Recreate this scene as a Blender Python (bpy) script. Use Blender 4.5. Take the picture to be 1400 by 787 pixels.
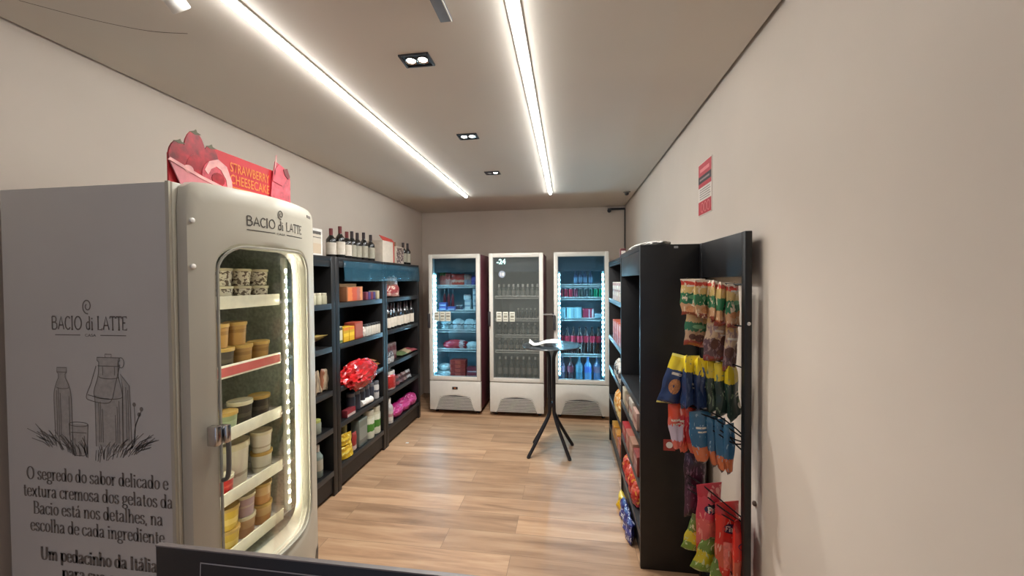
import bpy, bmesh, math, random
from mathutils import Vector, Matrix
random.seed(7)
PI = math.pi
for o in list(bpy.data.objects): bpy.data.objects.remove(o)
scene = bpy.context.scene
COL = scene.collection

# ---------------------------------------------------------------- camera, world, exposure
YAW, PITCH, ROLL, CH = 0.1442, 0.0181, 0.0073, 1.6607
cam = bpy.data.cameras.new('camera'); cam.sensor_width = 36; cam.lens = 524.68/1400*36; cam.clip_start = 0.02
co = bpy.data.objects.new('camera', cam); COL.objects.link(co); scene.camera = co
cy, sy = math.cos(YAW), math.sin(YAW)
F = Vector((-sy*math.cos(PITCH), cy*math.cos(PITCH), -math.sin(PITCH)))
R = Vector((cy, sy, 0)); D = F.cross(R)
R2 = R*math.cos(ROLL)+D*math.sin(ROLL); D2 = D*math.cos(ROLL)-R*math.sin(ROLL)
M3 = Matrix((R2, -D2, -F)).transposed()
co.matrix_world = Matrix.Translation((0, 0, CH)) @ M3.to_4x4()

W = bpy.data.worlds.new('world'); scene.world = W; W.use_nodes = True
bg = W.node_tree.nodes['Background']; bg.inputs[0].default_value = (0.62, 0.70, 0.90, 1); bg.inputs[1].default_value = 0.50
scene.view_settings.view_transform = 'Standard'; scene.view_settings.look = 'None'
scene.view_settings.gamma = 1; scene.view_settings.use_curve_mapping = False
scene.view_settings.exposure = 0.1
STRIP = 31.0          # radiance of the two ceiling light lines
FREEZER_LED, FRIDGE_LED = 34.0, 42.0

# room
XL, XR, YB, YF, HC = -2.133, 0.790, 5.45, -1.6, 2.673

# ---------------------------------------------------------------- materials
def lin(c):
    return tuple(((v/255)/12.92 if v/255 <= 0.04045 else ((v/255+0.055)/1.055)**2.4) for v in c) + (1,)
MATS = {}
def nodes(name):
    m = bpy.data.materials.new(name); m.use_nodes = True
    nt = m.node_tree; return m, nt, nt.nodes['Principled BSDF']
def mat(name, c, rough=0.5, metal=0.0, var=0.06, scale=30.0, bump=0.0, coat=0.0):
    """plain procedural material: a base colour broken up a little by noise"""
    if name in MATS: return MATS[name]
    m, nt, b = nodes(name)
    n = nt.nodes.new('ShaderNodeTexNoise'); n.inputs['Scale'].default_value = scale; n.inputs['Detail'].default_value = 3
    tc = nt.nodes.new('ShaderNodeTexCoord'); nt.links.new(tc.outputs['Object'], n.inputs['Vector'])
    r = nt.nodes.new('ShaderNodeValToRGB'); L = lin(c)
    r.color_ramp.elements[0].position = 0.3; r.color_ramp.elements[1].position = 0.7
    r.color_ramp.elements[0].color = tuple(max(0, v*(1-var)) for v in L[:3])+(1,)
    r.color_ramp.elements[1].color = tuple(min(1, v*(1+var)) for v in L[:3])+(1,)
    nt.links.new(n.outputs['Fac'], r.inputs['Fac']); nt.links.new(r.outputs['Color'], b.inputs['Base Color'])
    b.inputs['Roughness'].default_value = rough; b.inputs['Metallic'].default_value = metal
    if coat: b.inputs['Coat Weight'].default_value = coat
    if bump:
        bp = nt.nodes.new('ShaderNodeBump'); bp.inputs['Strength'].default_value = bump; bp.inputs['Distance'].default_value = 0.004
        nt.links.new(n.outputs['Fac'], bp.inputs['Height']); nt.links.new(bp.outputs['Normal'], b.inputs['Normal'])
    MATS[name] = m; return m
def bands(name, stops, rough=0.35, axis='Z', noise=0.04, nscale=9.0, coat=0.2, blotch=None):
    """printed packaging: constant colour bands along one axis of the pack, slightly wavy, with an optional blotchy second colour"""
    if name in MATS: return MATS[name]
    m, nt, b = nodes(name)
    tc = nt.nodes.new('ShaderNodeTexCoord'); sp = nt.nodes.new('ShaderNodeSeparateXYZ')
    nt.links.new(tc.outputs['Generated'], sp.inputs[0])
    n = nt.nodes.new('ShaderNodeTexNoise'); n.inputs['Scale'].default_value = nscale
    nt.links.new(tc.outputs['Generated'], n.inputs['Vector'])
    ma = nt.nodes.new('ShaderNodeMath'); ma.operation = 'MULTIPLY_ADD'; ma.inputs[1].default_value = noise*2; ma.inputs[2].default_value = -noise
    nt.links.new(n.outputs['Fac'], ma.inputs[0])
    ad = nt.nodes.new('ShaderNodeMath'); ad.operation = 'ADD'
    nt.links.new(sp.outputs[axis], ad.inputs[0]); nt.links.new(ma.outputs[0], ad.inputs[1])
    r = nt.nodes.new('ShaderNodeValToRGB'); r.color_ramp.interpolation = 'CONSTANT'
    for i, (p, c) in enumerate(stops):
        e = r.color_ramp.elements[i] if i < 2 else r.color_ramp.elements.new(p)
        e.position = p; e.color = lin(c)
    if len(stops) == 1: r.color_ramp.elements[1].color = lin(stops[0][1])
    nt.links.new(ad.outputs[0], r.inputs['Fac'])
    out = r.outputs['Color']
    if blotch:
        n2 = nt.nodes.new('ShaderNodeTexNoise'); n2.inputs['Scale'].default_value = blotch[1]*1.3; n2.inputs['Detail'].default_value = 2.5; n2.inputs['Distortion'].default_value = .6
        oi = nt.nodes.new('ShaderNodeObjectInfo'); av = nt.nodes.new('ShaderNodeVectorMath'); av.operation = 'MULTIPLY_ADD'; av.inputs[1].default_value = (9, 5, 7)
        nt.links.new(oi.outputs['Random'], av.inputs[0]); nt.links.new(tc.outputs['Generated'], av.inputs[2]); nt.links.new(av.outputs[0], n2.inputs['Vector'])
        lt = nt.nodes.new('ShaderNodeMath'); lt.operation = 'GREATER_THAN'; lt.inputs[1].default_value = .68-.45*blotch[2]
        nt.links.new(n2.outputs['Fac'], lt.inputs[0])
        mx = nt.nodes.new('ShaderNodeMix'); mx.data_type = 'RGBA'
        nt.links.new(lt.outputs[0], mx.inputs[0]); nt.links.new(out, mx.inputs[6]); mx.inputs[7].default_value = lin(blotch[0])
        out = mx.outputs[2]
    nt.links.new(out, b.inputs['Base Color']); b.inputs['Roughness'].default_value = rough; b.inputs['Coat Weight'].default_value = coat
    MATS[name] = m; return m
def emit(name, c, s):
    if name in MATS: return MATS[name]
    m, nt, b = nodes(name)
    b.inputs['Base Color'].default_value = lin(c); b.inputs['Emission Color'].default_value = lin(c); b.inputs['Emission Strength'].default_value = s
    MATS[name] = m; return m
def glass(name, tint=(255, 255, 255), refl=0.07, rough=0.02):
    if name in MATS: return MATS[name]
    m, nt, b = nodes(name); nt.nodes.remove(b)
    o = nt.nodes['Material Output']; t = nt.nodes.new('ShaderNodeBsdfTransparent'); t.inputs[0].default_value = lin(tint)
    g = nt.nodes.new('ShaderNodeBsdfGlossy'); g.inputs['Roughness'].default_value = rough
    lw = nt.nodes.new('ShaderNodeFresnel'); lw.inputs['IOR'].default_value = 1.25
    ad = nt.nodes.new('ShaderNodeMath'); ad.operation = 'MULTIPLY_ADD'; ad.inputs[1].default_value = 0.35; ad.inputs[2].default_value = refl*0.3; ad.use_clamp = True
    nt.links.new(lw.outputs[0], ad.inputs[0])
    mx = nt.nodes.new('ShaderNodeMixShader'); nt.links.new(ad.outputs[0], mx.inputs[0])
    nt.links.new(t.outputs[0], mx.inputs[1]); nt.links.new(g.outputs[0], mx.inputs[2]); nt.links.new(mx.outputs[0], o.inputs[0])
    MATS[name] = m; return m
def film(name, tint, opacity):
    """thin translucent film: part see-through, part coloured layer"""
    if name in MATS: return MATS[name]
    m, nt, b = nodes(name); o = nt.nodes['Material Output']
    b.inputs['Base Color'].default_value = lin(tint); b.inputs['Roughness'].default_value = 0.25
    n = nt.nodes.new('ShaderNodeTexNoise'); n.inputs['Scale'].default_value = 6
    bp = nt.nodes.new('ShaderNodeBump'); bp.inputs['Strength'].default_value = 0.4; bp.inputs['Distance'].default_value = 0.01
    nt.links.new(n.outputs['Fac'], bp.inputs['Height']); nt.links.new(bp.outputs[0], b.inputs['Normal'])
    t = nt.nodes.new('ShaderNodeBsdfTransparent'); mx = nt.nodes.new('ShaderNodeMixShader'); mx.inputs[0].default_value = opacity
    nt.links.new(t.outputs[0], mx.inputs[1]); nt.links.new(b.outputs[0], mx.inputs[2]); nt.links.new(mx.outputs[0], o.inputs[0])
    MATS[name] = m; return m
def floor_mat():
    m, nt, b = nodes('wood_plank_tiles'); N = nt.nodes.new; K = nt.links.new
    tc = N('ShaderNodeTexCoord')
    br = N('ShaderNodeTexBrick'); br.offset = 0.37; br.offset_frequency = 2; br.squash = 1
    br.inputs['Color1'].default_value = (0, 0, 0, 1); br.inputs['Color2'].default_value = (1, 1, 1, 1); br.inputs['Mortar'].default_value = (0.5, 0.5, 0.5, 1)
    br.inputs['Scale'].default_value = 1; br.inputs['Mortar Size'].default_value = 0.0014; br.inputs['Brick Width'].default_value = 1.2; br.inputs['Row Height'].default_value = 0.2
    mp0 = N('ShaderNodeMapping'); mp0.inputs['Location'].default_value = (0.35, 0.13, 0); K(tc.outputs['Object'], mp0.inputs[0]); K(mp0.outputs[0], br.inputs[0])
    # every plank shifts the grain pattern by its own random value
    mul = N('ShaderNodeVectorMath'); mul.operation = 'MULTIPLY_ADD'; mul.inputs[1].default_value = (7, 13, 5)
    K(br.outputs['Color'], mul.inputs[0]); K(tc.outputs['Object'], mul.inputs[2])
    mp = N('ShaderNodeMapping'); mp.inputs['Scale'].default_value = (0.9, 9, 1); K(mul.outputs[0], mp.inputs[0])
    n1 = N('ShaderNodeTexNoise'); n1.inputs['Scale'].default_value = 1.6; n1.inputs['Detail'].default_value = 5; n1.inputs['Roughness'].default_value = 0.6; n1.inputs['Distortion'].default_value = 0.4
    K(mp.outputs[0], n1.inputs[0])
    r = N('ShaderNodeValToRGB')
    r.color_ramp.elements[0].position = 0.28; r.color_ramp.elements[0].color = lin((150, 115, 86))
    r.color_ramp.elements[1].position = 0.72; r.color_ramp.elements[1].color = lin((210, 174, 138))
    e = r.color_ramp.elements.new(0.5); e.color = lin((190, 150, 115))
    K(n1.outputs['Fac'], r.inputs[0])
    hs = N('ShaderNodeHueSaturation'); K(r.outputs[0], hs.inputs['Color'])
    mr = N('ShaderNodeMapRange'); mr.inputs[3].default_value = 0.76; mr.inputs[4].default_value = 1.03; K(br.outputs['Color'], mr.inputs[0]); K(mr.outputs[0], hs.inputs['Value'])
    mx = N('ShaderNodeMix'); mx.data_type = 'RGBA'; K(br.outputs['Fac'], mx.inputs[0]); K(hs.outputs[0], mx.inputs[6]); mx.inputs[7].default_value = lin((132, 104, 78))
    K(mx.outputs[2], b.inputs['Base Color']); b.inputs['Roughness'].default_value = 0.42
    return m
M_floor = floor_mat()
M_wall = mat('wall_paint', (210, 197, 183), 0.8, var=0.03, scale=2.2)
M_ceil = mat('ceiling_paint', (212, 202, 189), 0.85, var=0.02, scale=1.5)
M_gap = mat('shadow_gap_shade', (84, 74, 64), 0.8)
M_black = mat('black_melamine', (17, 16, 17), 0.45, var=0.25, scale=14)
M_blackm = mat('black_wire_steel', (20, 20, 22), 0.4, 0.6)
M_dark = mat('dark_plastic', (38, 38, 42), 0.45)
M_white = mat('white_enamel', (224, 220, 210), 0.35, var=0.02)
M_cream = mat('freezer_white_plastic', (186, 180, 163), 0.38, var=0.02, scale=4)
M_side = mat('freezer_vinyl_wrap', (203, 200, 194), 0.5, var=0.025, scale=3)
M_print = mat('printed_brown_ink', (120, 112, 104), 0.6)
M_ink = mat('printed_dark_ink', (58, 50, 44), 0.6)
M_sketch = mat('printed_pencil_ink', (128, 122, 114), 0.6)
M_chrome = mat('chrome', (200, 200, 200), 0.18, 1.0)
M_paper = mat('white_paper', (236, 232, 224), 0.7)
M_glass = glass('clear_glass'); M_gdark = None; M_gblue = glass('cold_door_glass', (225, 240, 245), 0.05)
M_maroon = mat('maroon_cabinet_paint', (124, 70, 80), 0.4)

# ---------------------------------------------------------------- mesh helpers
WL = {}
def B(): return bmesh.new()
def box(bm, x0, x1, y0, y1, z0, z1, bev=0.0, seg=2):
    r = bmesh.ops.create_cube(bm, size=1)
    vs = r['verts']
    for v in vs: v.co = Vector(((x0+x1)/2+v.co.x*(x1-x0), (y0+y1)/2+v.co.y*(y1-y0), (z0+z1)/2+v.co.z*(z1-z0)))
    if bev:
        es = list({e for v in vs for e in v.link_edges})
        bmesh.ops.bevel(bm, geom=es, offset=min(bev, 0.45*min(abs(x1-x0), abs(y1-y0), abs(z1-z0))), segments=seg, affect='EDGES', profile=0.5)
    return bm
def bx(*a, **k): return box(B(), *a, **k)
def tube(bm, pts, r, n=8, cap=True):
    pts = [Vector(p) for p in pts]; rings = []
    rr = r if isinstance(r, (list, tuple)) else [r]*len(pts)
    up = None
    for i, p in enumerate(pts):
        t = (pts[min(i+1, len(pts)-1)]-pts[max(i-1, 0)]).normalized()
        if up is None: up = t.orthogonal().normalized()
        up = (up - t*up.dot(t)).normalized() if (up - t*up.dot(t)).length > 1e-6 else t.orthogonal().normalized()
        s = t.cross(up)
        rings.append([bm.verts.new(p+(up*math.cos(2*PI*k/n)+s*math.sin(2*PI*k/n))*rr[i]) for k in range(n)])
    for a, b in zip(rings, rings[1:]):
        for k in range(n): bm.faces.new((a[k], a[(k+1) % n], b[(k+1) % n], b[k]))
    if cap: bm.faces.new(rings[0][::-1]); bm.faces.new(rings[-1])
    return bm
def smooth_path(pts, n=6):
    pts = [Vector(p) for p in pts]; out = []
    for i in range(len(pts)-1):
        p0, p1, p2, p3 = pts[max(i-1, 0)], pts[i], pts[i+1], pts[min(i+2, len(pts)-1)]
        for k in range(n):
            t = k/n
            out.append(0.5*((2*p1)+(p2-p0)*t+(2*p0-5*p1+4*p2-p3)*t*t+(3*p1-p0-3*p2+p3)*t**3))
    out.append(pts[-1]); return out
def lathe(bm, prof, n=20, c=(0, 0, 0)):
    c = Vector(c); rings = []
    for r, z in prof:
        rings.append([bm.verts.new(c+Vector((r*math.cos(2*PI*k/n), r*math.sin(2*PI*k/n), z))) for k in range(n)] if r > 1e-6 else [bm.verts.new(c+Vector((0, 0, z)))])
    for a, b in zip(rings, rings[1:]):
        if len(a) == 1 and len(b) == 1: continue
        for k in range(n):
            k2 = (k+1) % n
            if len(a) == 1: bm.faces.new((a[0], b[k2], b[k]))
            elif len(b) == 1: bm.faces.new((a[k], a[k2], b[0]))
            else: bm.faces.new((a[k], a[k2], b[k2], b[k]))
    if len(rings[0]) > 1: bm.faces.new(rings[0][::-1])
    if len(rings[-1]) > 1: bm.faces.new(rings[-1])
    return bm
def prism(bm, pts, o, r, u, n, d):
    """outline pts (a, b) laid on origin o with axes r, u and pulled d along n"""
    o, r, u, n = Vector(o), Vector(r), Vector(u), Vector(n)
    a = [bm.verts.new(o+r*p[0]+u*p[1]) for p in pts]; b = [bm.verts.new(v.co+n*d) for v in a]
    bm.faces.new(a[::-1]); bm.faces.new(b)
    for i in range(len(a)): j = (i+1) % len(a); bm.faces.new((a[i], a[j], b[j], b[i]))
    return bm
def ribbon(bm, pts, w, o, r, u, n, d=0.0008):
    """flat stroke of width w through 2D points, on the plane o/r/u, thickness d along n"""
    o, r, u, n = Vector(o), Vector(r), Vector(u), Vector(n); q = [Vector((p[0], p[1])) for p in pts]
    L, Rr = [], []
    for i in range(len(q)):
        t = (q[min(i+1, len(q)-1)]-q[max(i-1, 0)]); t = t.normalized() if t.length else Vector((1, 0))
        nn = Vector((-t.y, t.x))*w/2
        for lst, s in ((L, 1), (Rr, -1)):
            p = q[i]+nn*s; lst.append(bm.verts.new(o+r*p.x+u*p.y+n*d))
    for i in range(len(q)-1): bm.faces.new((L[i], Rr[i], Rr[i+1], L[i+1]))
    return bm
def obj(name, bm, m, parent=None, world=True, sm=True, loc=None):
    """links one mesh object; geometry given in world space unless world=False"""
    bmesh.ops.recalc_face_normals(bm, faces=bm.faces[:])
    me = bpy.data.meshes.new(name); off = WL.get(parent.name, Vector()) if parent else Vector()
    if loc is not None and not parent: off = Vector(loc)
    if world and off.length: bmesh.ops.translate(bm, verts=bm.verts[:], vec=-off)
    bm.to_mesh(me); bm.free()
    if sm:
        for p in me.polygons: p.use_smooth = True
        me.set_sharp_from_angle(angle=math.radians(38))
    me.materials.append(m)
    o = bpy.data.objects.new(name, me); COL.objects.link(o)
    if parent: o.parent = parent; WL[o.name] = off.copy()
    elif loc is not None: o.location = loc; WL[o.name] = Vector(loc)
    return o
def tag(o, label, cat, group=None):
    o['label'] = label; o['category'] = cat
    if group: o['group'] = group
    return o
def thing(name, label, cat, loc=(0, 0, 0), rotz=0, group=None):
    o = bpy.data.objects.new(name, None); COL.objects.link(o); o.empty_display_size = 0.05
    o.location = loc; o.rotation_euler = (0, 0, rotz); WL[o.name] = Vector(loc)
    return tag(o, label, cat, group)
def struct(name, bm, m):
    o = obj(name, bm, m); o['kind'] = 'structure'; return o
def dup(root, loc, rotz=0.0, label=None, group=None, scale=None):
    r = root.copy(); COL.objects.link(r); r.location = loc; r.rotation_euler = (0, 0, rotz); WL[r.name] = Vector(loc)
    if scale: r.scale = scale
    if label: r['label'] = label
    if group: r['group'] = group
    for ch in list(root.children):
        c = ch.copy(); COL.objects.link(c); c.parent = r
        for g in list(ch.children):
            d = g.copy(); COL.objects.link(d); d.parent = c
    return r
def lettering(name, s, size, m, parent, o, r, u, n, align='CENTER', wx=1.0, bold=0.0, fit=None, curve=None, mirror=False):
    cu = bpy.data.curves.new('t', 'FONT'); cu.body = s; cu.size = size; cu.align_x = align; cu.offset = bold; cu.resolution_u = 3
    to = bpy.data.objects.new('t', cu); COL.objects.link(to)
    dg = bpy.context.evaluated_depsgraph_get(); me = bpy.data.meshes.new_from_object(to.evaluated_get(dg))
    bpy.data.objects.remove(to); bpy.data.curves.remove(cu)
    bm = B(); bm.from_mesh(me); bpy.data.meshes.remove(me)
    xs = [v.co.x for v in bm.verts]
    k = wx if not fit else fit/(max(xs)-min(xs))
    o, r, u, n = Vector(o), Vector(r), Vector(u), Vector(n)
    for v in bm.verts:
        p = o+r*(v.co.x*k)+u*v.co.y+n*0.0012
        v.co = curve(p) if curve else p
    return obj(name, bm, m, parent, sm=False)
def arc(cx, cy_, rx_, ry_, a0=0, a1=360, n=18): return [(cx+rx_*math.cos(math.radians(a0+(a1-a0)*k/n)), cy_+ry_*math.sin(math.radians(a0+(a1-a0)*k/n))) for k in range(n+1)]
def sm2(p, n=5): return [(q.x, q.y) for q in smooth_path([(a, b, 0) for a, b in p], n)]
def _stem(x, z0, z1, l=.07, top=True): return [[(x, z0), (x, z1)], [(x-.09, z0), (x+.09, z0)]]+([[(x-.10, z1-.03), (x, z1)]] if top else [])
def _arch(x0, x1): return [sm2([(x0, .30), (x0+.10, .43), (x0+.19, .455), (x1-.03, .40), (x1, .29)])+[(x1, 0)], [(x1-.09, 0), (x1+.09, 0)]]
SERIF = {'o': ([arc(.24, .23, .18, .225)], .50), 'O': ([arc(.36, .34, .30, .345)], .76), ' ': ([], .24), '.': ([arc(.08, .04, .02, .02)], .2), ',': ([[(.08, .05), (.08, .02), (.04, -.09)]], .2),
 'a': ([sm2([(.07, .36), (.14, .44), (.23, .455), (.32, .40), (.34, .30)])+[(.34, .08), (.38, .01), (.45, .03)], sm2([(.34, .27), (.18, .23), (.07, .14), (.09, .03), (.18, 0), (.27, .04), (.34, .11)])], .49),
 'b': (_stem(.10, .02, .72)[:1]+[[(.0, .70), (.10, .72)], arc(.28, .23, .17, .225)], .52), 'c': ([sm2([(.39, .35), (.33, .44), (.24, .455), (.1, .39), (.05, .23), (.1, .07), (.24, 0), (.35, .04), (.41, .12)])], .45),
 'd': ([arc(.22, .23, .17, .225), [(.40, .72), (.40, .0)], [(.30, .70), (.40, .72)], [(.40, .0), (.48, .01)]], .54), 'e': ([[(.06, .25), (.40, .25)], sm2([(.40, .25), (.37, .38), (.24, .455), (.1, .39), (.05, .23), (.1, .07), (.24, 0), (.35, .04), (.41, .12)])], .46),
 'g': ([arc(.22, .29, .15, .165), arc(.23, -.11, .19, .10), sm2([(.13, .14), (.07, .06), (.14, .0), (.30, -.01)]), [(.33, .40), (.45, .44)]], .48), 'h': (_stem(.10, 0, .72)+_arch(.10, .40), .54),
 'i': (_stem(.11, 0, .455)+[arc(.11, .62, .022, .022)], .27), 'l': (_stem(.11, 0, .72), .27), 'm': (_stem(.10, 0, .455)+_arch(.10, .38)+_arch(.38, .66), .80), 'n': (_stem(.10, 0, .455)+_arch(.10, .40), .54),
 'p': (_stem(.10, -.2, .455)+[arc(.28, .23, .17, .225)], .52), 'r': (_stem(.10, 0, .455)+[sm2([(.10, .28), (.17, .40), (.26, .45), (.34, .41)])], .38),
 's': ([sm2([(.33, .36), (.26, .45), (.15, .45), (.07, .37), (.11, .28), (.23, .22), (.33, .13), (.28, .02), (.17, 0), (.08, .03), (.05, .12)])], .41), 't': ([[(.14, .60), (.14, .10)]+sm2([(.14, .10), (.19, .0), (.31, .05)]), [(.03, .44), (.29, .44)]], .34),
 'u': ([[(.10, .455), (.10, .13)]+sm2([(.10, .13), (.17, .01), (.28, .02), (.39, .13)]), [(.39, .455), (.39, 0)], [(.01, .44), (.10, .455)], [(.30, .44), (.39, .455)], [(.39, 0), (.47, .01)]], .54), 'x': ([[(.06, .45), (.40, 0)], [(.40, .45), (.05, 0)], [(.0, .45), (.15, .45)], [(.3, 0), (.48, 0)]], .49),
 'B': (_stem(.12, 0, .68)[:2]+[[(.03, .68), (.30, .68)]+sm2([(.30, .68), (.45, .60), (.44, .43), (.28, .36)])+[(.12, .36)], sm2([(.28, .36), (.50, .27), (.50, .08), (.32, 0)])+[(.10, 0)]], .60), 'I': ([[(.14, 0), (.14, .68)], [(.04, 0), (.24, 0)], [(.04, .68), (.24, .68)]], .32),
 'U': ([[(.12, .68), (.12, .22)]+sm2([(.12, .22), (.20, .03), (.34, -.005), (.48, .06), (.55, .22)])+[(.55, .68)], [(.02, .68), (.22, .68)], [(.46, .68), (.64, .68)]], .70)}
SERIF['\u00e1'] = (SERIF['a'][0]+[[(.21, .54), (.31, .66)]], .49)
def serif_text(nm, s, size, m, parent, o, r, u, n, fit, heavy=1.0):
    """engraver's serif letters drawn as strokes: thick where they run upright, thin where they run level"""
    x = 0; st = []
    for ch in s:
        g, adv = SERIF[ch]; st += [[(x+p[0], p[1]) for p in q] for q in g]; x += adv
    k = fit/x; bm = B(); o, r, u, n = Vector(o), Vector(r), Vector(u), Vector(n)
    for q in st:
        P = [Vector((p[0]*k-fit/2, p[1]*size)) for p in q]; Lf = []
        for i, p in enumerate(P):
            t = P[min(i+1, len(P)-1)]-P[max(i-1, 0)]; t = t.normalized() if t.length > 1e-9 else Vector((0, 1))
            w = size*heavy*(.035+.075*abs(t.y)**1.5)
            nn = Vector((-t.y, t.x))*w/2
            Lf.append([bm.verts.new(o+r*c.x+u*c.y+n*.0009) for c in (p+nn, p-nn)])
        for a, b in zip(Lf, Lf[1:]): bm.faces.new((a[0], a[1], b[1], b[0]))
    return obj(nm, bm, m, parent, sm=False)
X_, Y_, Z_ = Vector((1, 0, 0)), Vector((0, 1, 0)), Vector((0, 0, 1))
ORD = ['first', 'second', 'third', 'fourth', 'fifth', 'sixth', 'seventh', 'eighth', 'ninth', 'tenth', 'eleventh', 'twelfth']

# ---------------------------------------------------------------- room shell
struct('floor', bx(XL-.1, XR+.1, YF, YB+.1, -.1, 0), M_floor)
struct('wall_left', bx(XL-.12, XL, YF, YB+.12, 0, HC+.12), M_wall)
struct('wall_right', bx(XR, XR+.12, YF, YB+.12, 0, HC+.12), M_wall)
struct('wall_back', bx(XL, XR, YB, YB+.12, 0, HC+.12), M_wall)
cl = struct('ceiling', bx(XL+.018, XR-.018, YF, YB-.008, HC, HC+.1), M_ceil)
bm = B(); ribbon(bm, [(p.x, p.y) for p in smooth_path([(-1.93, 1.12, 0), (-1.80, 1.24, 0), (-1.66, 1.33, 0), (-1.52, 1.37, 0)])], .004, (0, 0, HC), X_, Y_, -Z_, .0006)
obj('crack', bm, mat('crack_shadow', (112, 101, 90), .9), cl)['label'] = 'thin curved crack in the ceiling paint'
struct('trim_1', bx(XL, XL+.018, YF, YB, HC+.03, HC+.05), M_gap)  # dark colour of both edge strips stands in for shade in the gap
struct('trim_2', bx(XR-.018, XR, YF, YB, HC+.03, HC+.05), M_gap)

# ---------------------------------------------------------------- ceiling lights and fittings
for x, lab in ((-1.187, 'long white linear ceiling light on the left, over the aisle beside the left shelving'),
               (-0.192, 'long white linear ceiling light on the right, nearer the poster wall')):
    t = thing('linear_ceiling_light', lab, 'ceiling light', (x, 4.44, HC), 0, 'linear ceiling lights')
    prof = [(x+.019*math.cos(a)*.8, HC+.001-.026*abs(math.sin(a))**.7) for a in [PI*k/10 for k in range(11)]]
    obj('diffuser', prism(B(), prof, (0, .80, 0), X_, Z_, Y_, 3.64), emit('strip_diffuser', (246, 248, 248), STRIP), t)
    b = B(); box(b, x-.026, x-.019, .80, 4.447, HC-.006, HC+.001); box(b, x+.019, x+.026, .80, 4.447, HC-.006, HC+.001); box(b, x-.019, x+.019, 4.44, 4.447, HC-.006, HC+.001)
    obj('frame', b, M_white, t)
M_lamp = emit('downlight_lens', (255, 252, 244), 30)
for i, (x, y, lab) in enumerate(((-.676, 1.69, 'square twin recessed downlight nearest the camera, glaring brightly'),
                                 (-.683, 2.625, 'small square twin recessed downlight midway along the ceiling'),
                                 (-.69, 3.54, 'small square recessed downlight farthest back, near the coolers'))):
    t = thing('recessed_downlight', lab, 'ceiling light', (x, y, HC), 0, 'recessed downlights')
    b = B()
    for a in ((x-.07, x-.058, y-.05, y+.05), (x+.058, x+.07, y-.05, y+.05), (x-.058, x+.058, y-.05, y-.04), (x-.058, x+.058, y+.04, y+.05)): box(b, *a, HC-.008, HC+.001, bev=.002)
    obj('frame', b, M_dark, t); obj('backing', bx(x-.058, x+.058, y-.04, y+.04, HC-.002, HC-.0005), M_dark, t)
    for s in (-1, 1):
        q = x+s*.028
        obj('reflector', lathe(B(), [(.024, -.0015), (.027, -.007), (.0255, -.007), (.02, -.003)], 18, (q, y, HC)), M_chrome, t)
        obj('lens', lathe(B(), [(0, -.0022), (.019, -.0022), (.019, -.004), (0, -.005)], 18, (q, y, HC)), M_lamp if (i < 2 or s > 0) else M_white, t)
    L = bpy.data.lights.new('spot', 'SPOT'); L.energy = (30, 85, 100)[i]; L.spot_size = 2.5; L.spot_blend = .6; L.shadow_soft_size = .035; L.color = (1, .98, .95)
    lo = bpy.data.objects.new('bulb', L); COL.objects.link(lo); lo.parent = t; lo.location = (0, 0, -.02)
# white adjustable spotlight head cut off by the top of the frame, with its loose lead
t = thing('ceiling_spotlight', 'white cylindrical spotlight head hanging from the ceiling at the top left', 'spotlight', (-1.33, 1.17, HC))
obj('rose', lathe(B(), [(0, 0), (.04, 0), (.04, -.012), (.02, -.02), (0, -.02)], 20, (-1.33, 1.12, HC)), M_white, t)
obj('stem', tube(B(), [(-1.33, 1.12, HC-.015), (-1.33, 1.125, HC-.04)], .008), M_white, t)
ax = Vector((.10, .62, -.55)).normalized(); c0 = Vector((-1.33, 1.115, HC-.015))
b = B(); tube(b, [c0-ax*.01, c0, c0+ax*.075, c0+ax*.078, c0+ax*.078], [.02, .030, .032, .030, .024], 20)
obj('head', b, M_white, t)
bm = B(); tube(bm, smooth_path([(-1.42, 1.165, HC-.004), (-1.41, 1.20, HC-.012), (-1.375, 1.205, HC-.018), (-1.35, 1.185, HC-.012)]), .0025, 6)
obj('lead', bm, M_white, t)
# dark slot vent
t = thing('ceiling_slot_vent', 'dark narrow slot vent in the ceiling between the two light lines', 'vent', (-.46, 1.40, HC))
obj('frame', bx(-.485, -.435, 1.0, 1.458, HC-.006, HC+.001, bev=.002), mat('slot_grey', (108, 104, 106), .5), t)
obj('slat', bx(-.441, -.437, 1.01, 1.452, HC-.012, HC-.005), M_white, t)
# corner camera and detector
t = thing('security_camera', 'small dark camera on a bracket in the far right ceiling corner', 'camera', (.62, 5.40, HC))
obj('bracket', bx(.55, .78, 5.425, 5.445, HC-.05, HC-.02, bev=.004), M_dark, t)
b = B(); tube(b, [(.57, 5.43, HC-.05), (.56, 5.33, HC-.075)], .026, 14); obj('housing', b, M_dark, t)
t = thing('smoke_detector', 'small dark ceiling sensor near the right wall by the corner camera', 'sensor', (.675, 4.56, HC))
obj('body', lathe(B(), [(0, .001), (.04, .001), (.042, -.006), (.036, -.01), (0, -.01)], 20, (.675, 4.56, HC)), mat('sensor_grey', (150, 140, 128), .6), t)
obj('sensor_eye', lathe(B(), [(.022, -.009), (.022, -.03), (.012, -.038), (0, -.04)], 16, (.675, 4.56, HC)), M_dark, t)
b = B(); tube(b, [(.778, 5.437, HC-.03), (.778, 5.437, 1.9), (.778, 5.437, .3)], .009, 8)
t = tag(obj('wall_cable', b, mat('cable_grey', (88, 80, 74), .6), loc=(.778, 5.437, .3)), 'thin dark cable running down the far right corner of the room', 'cable')
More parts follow.
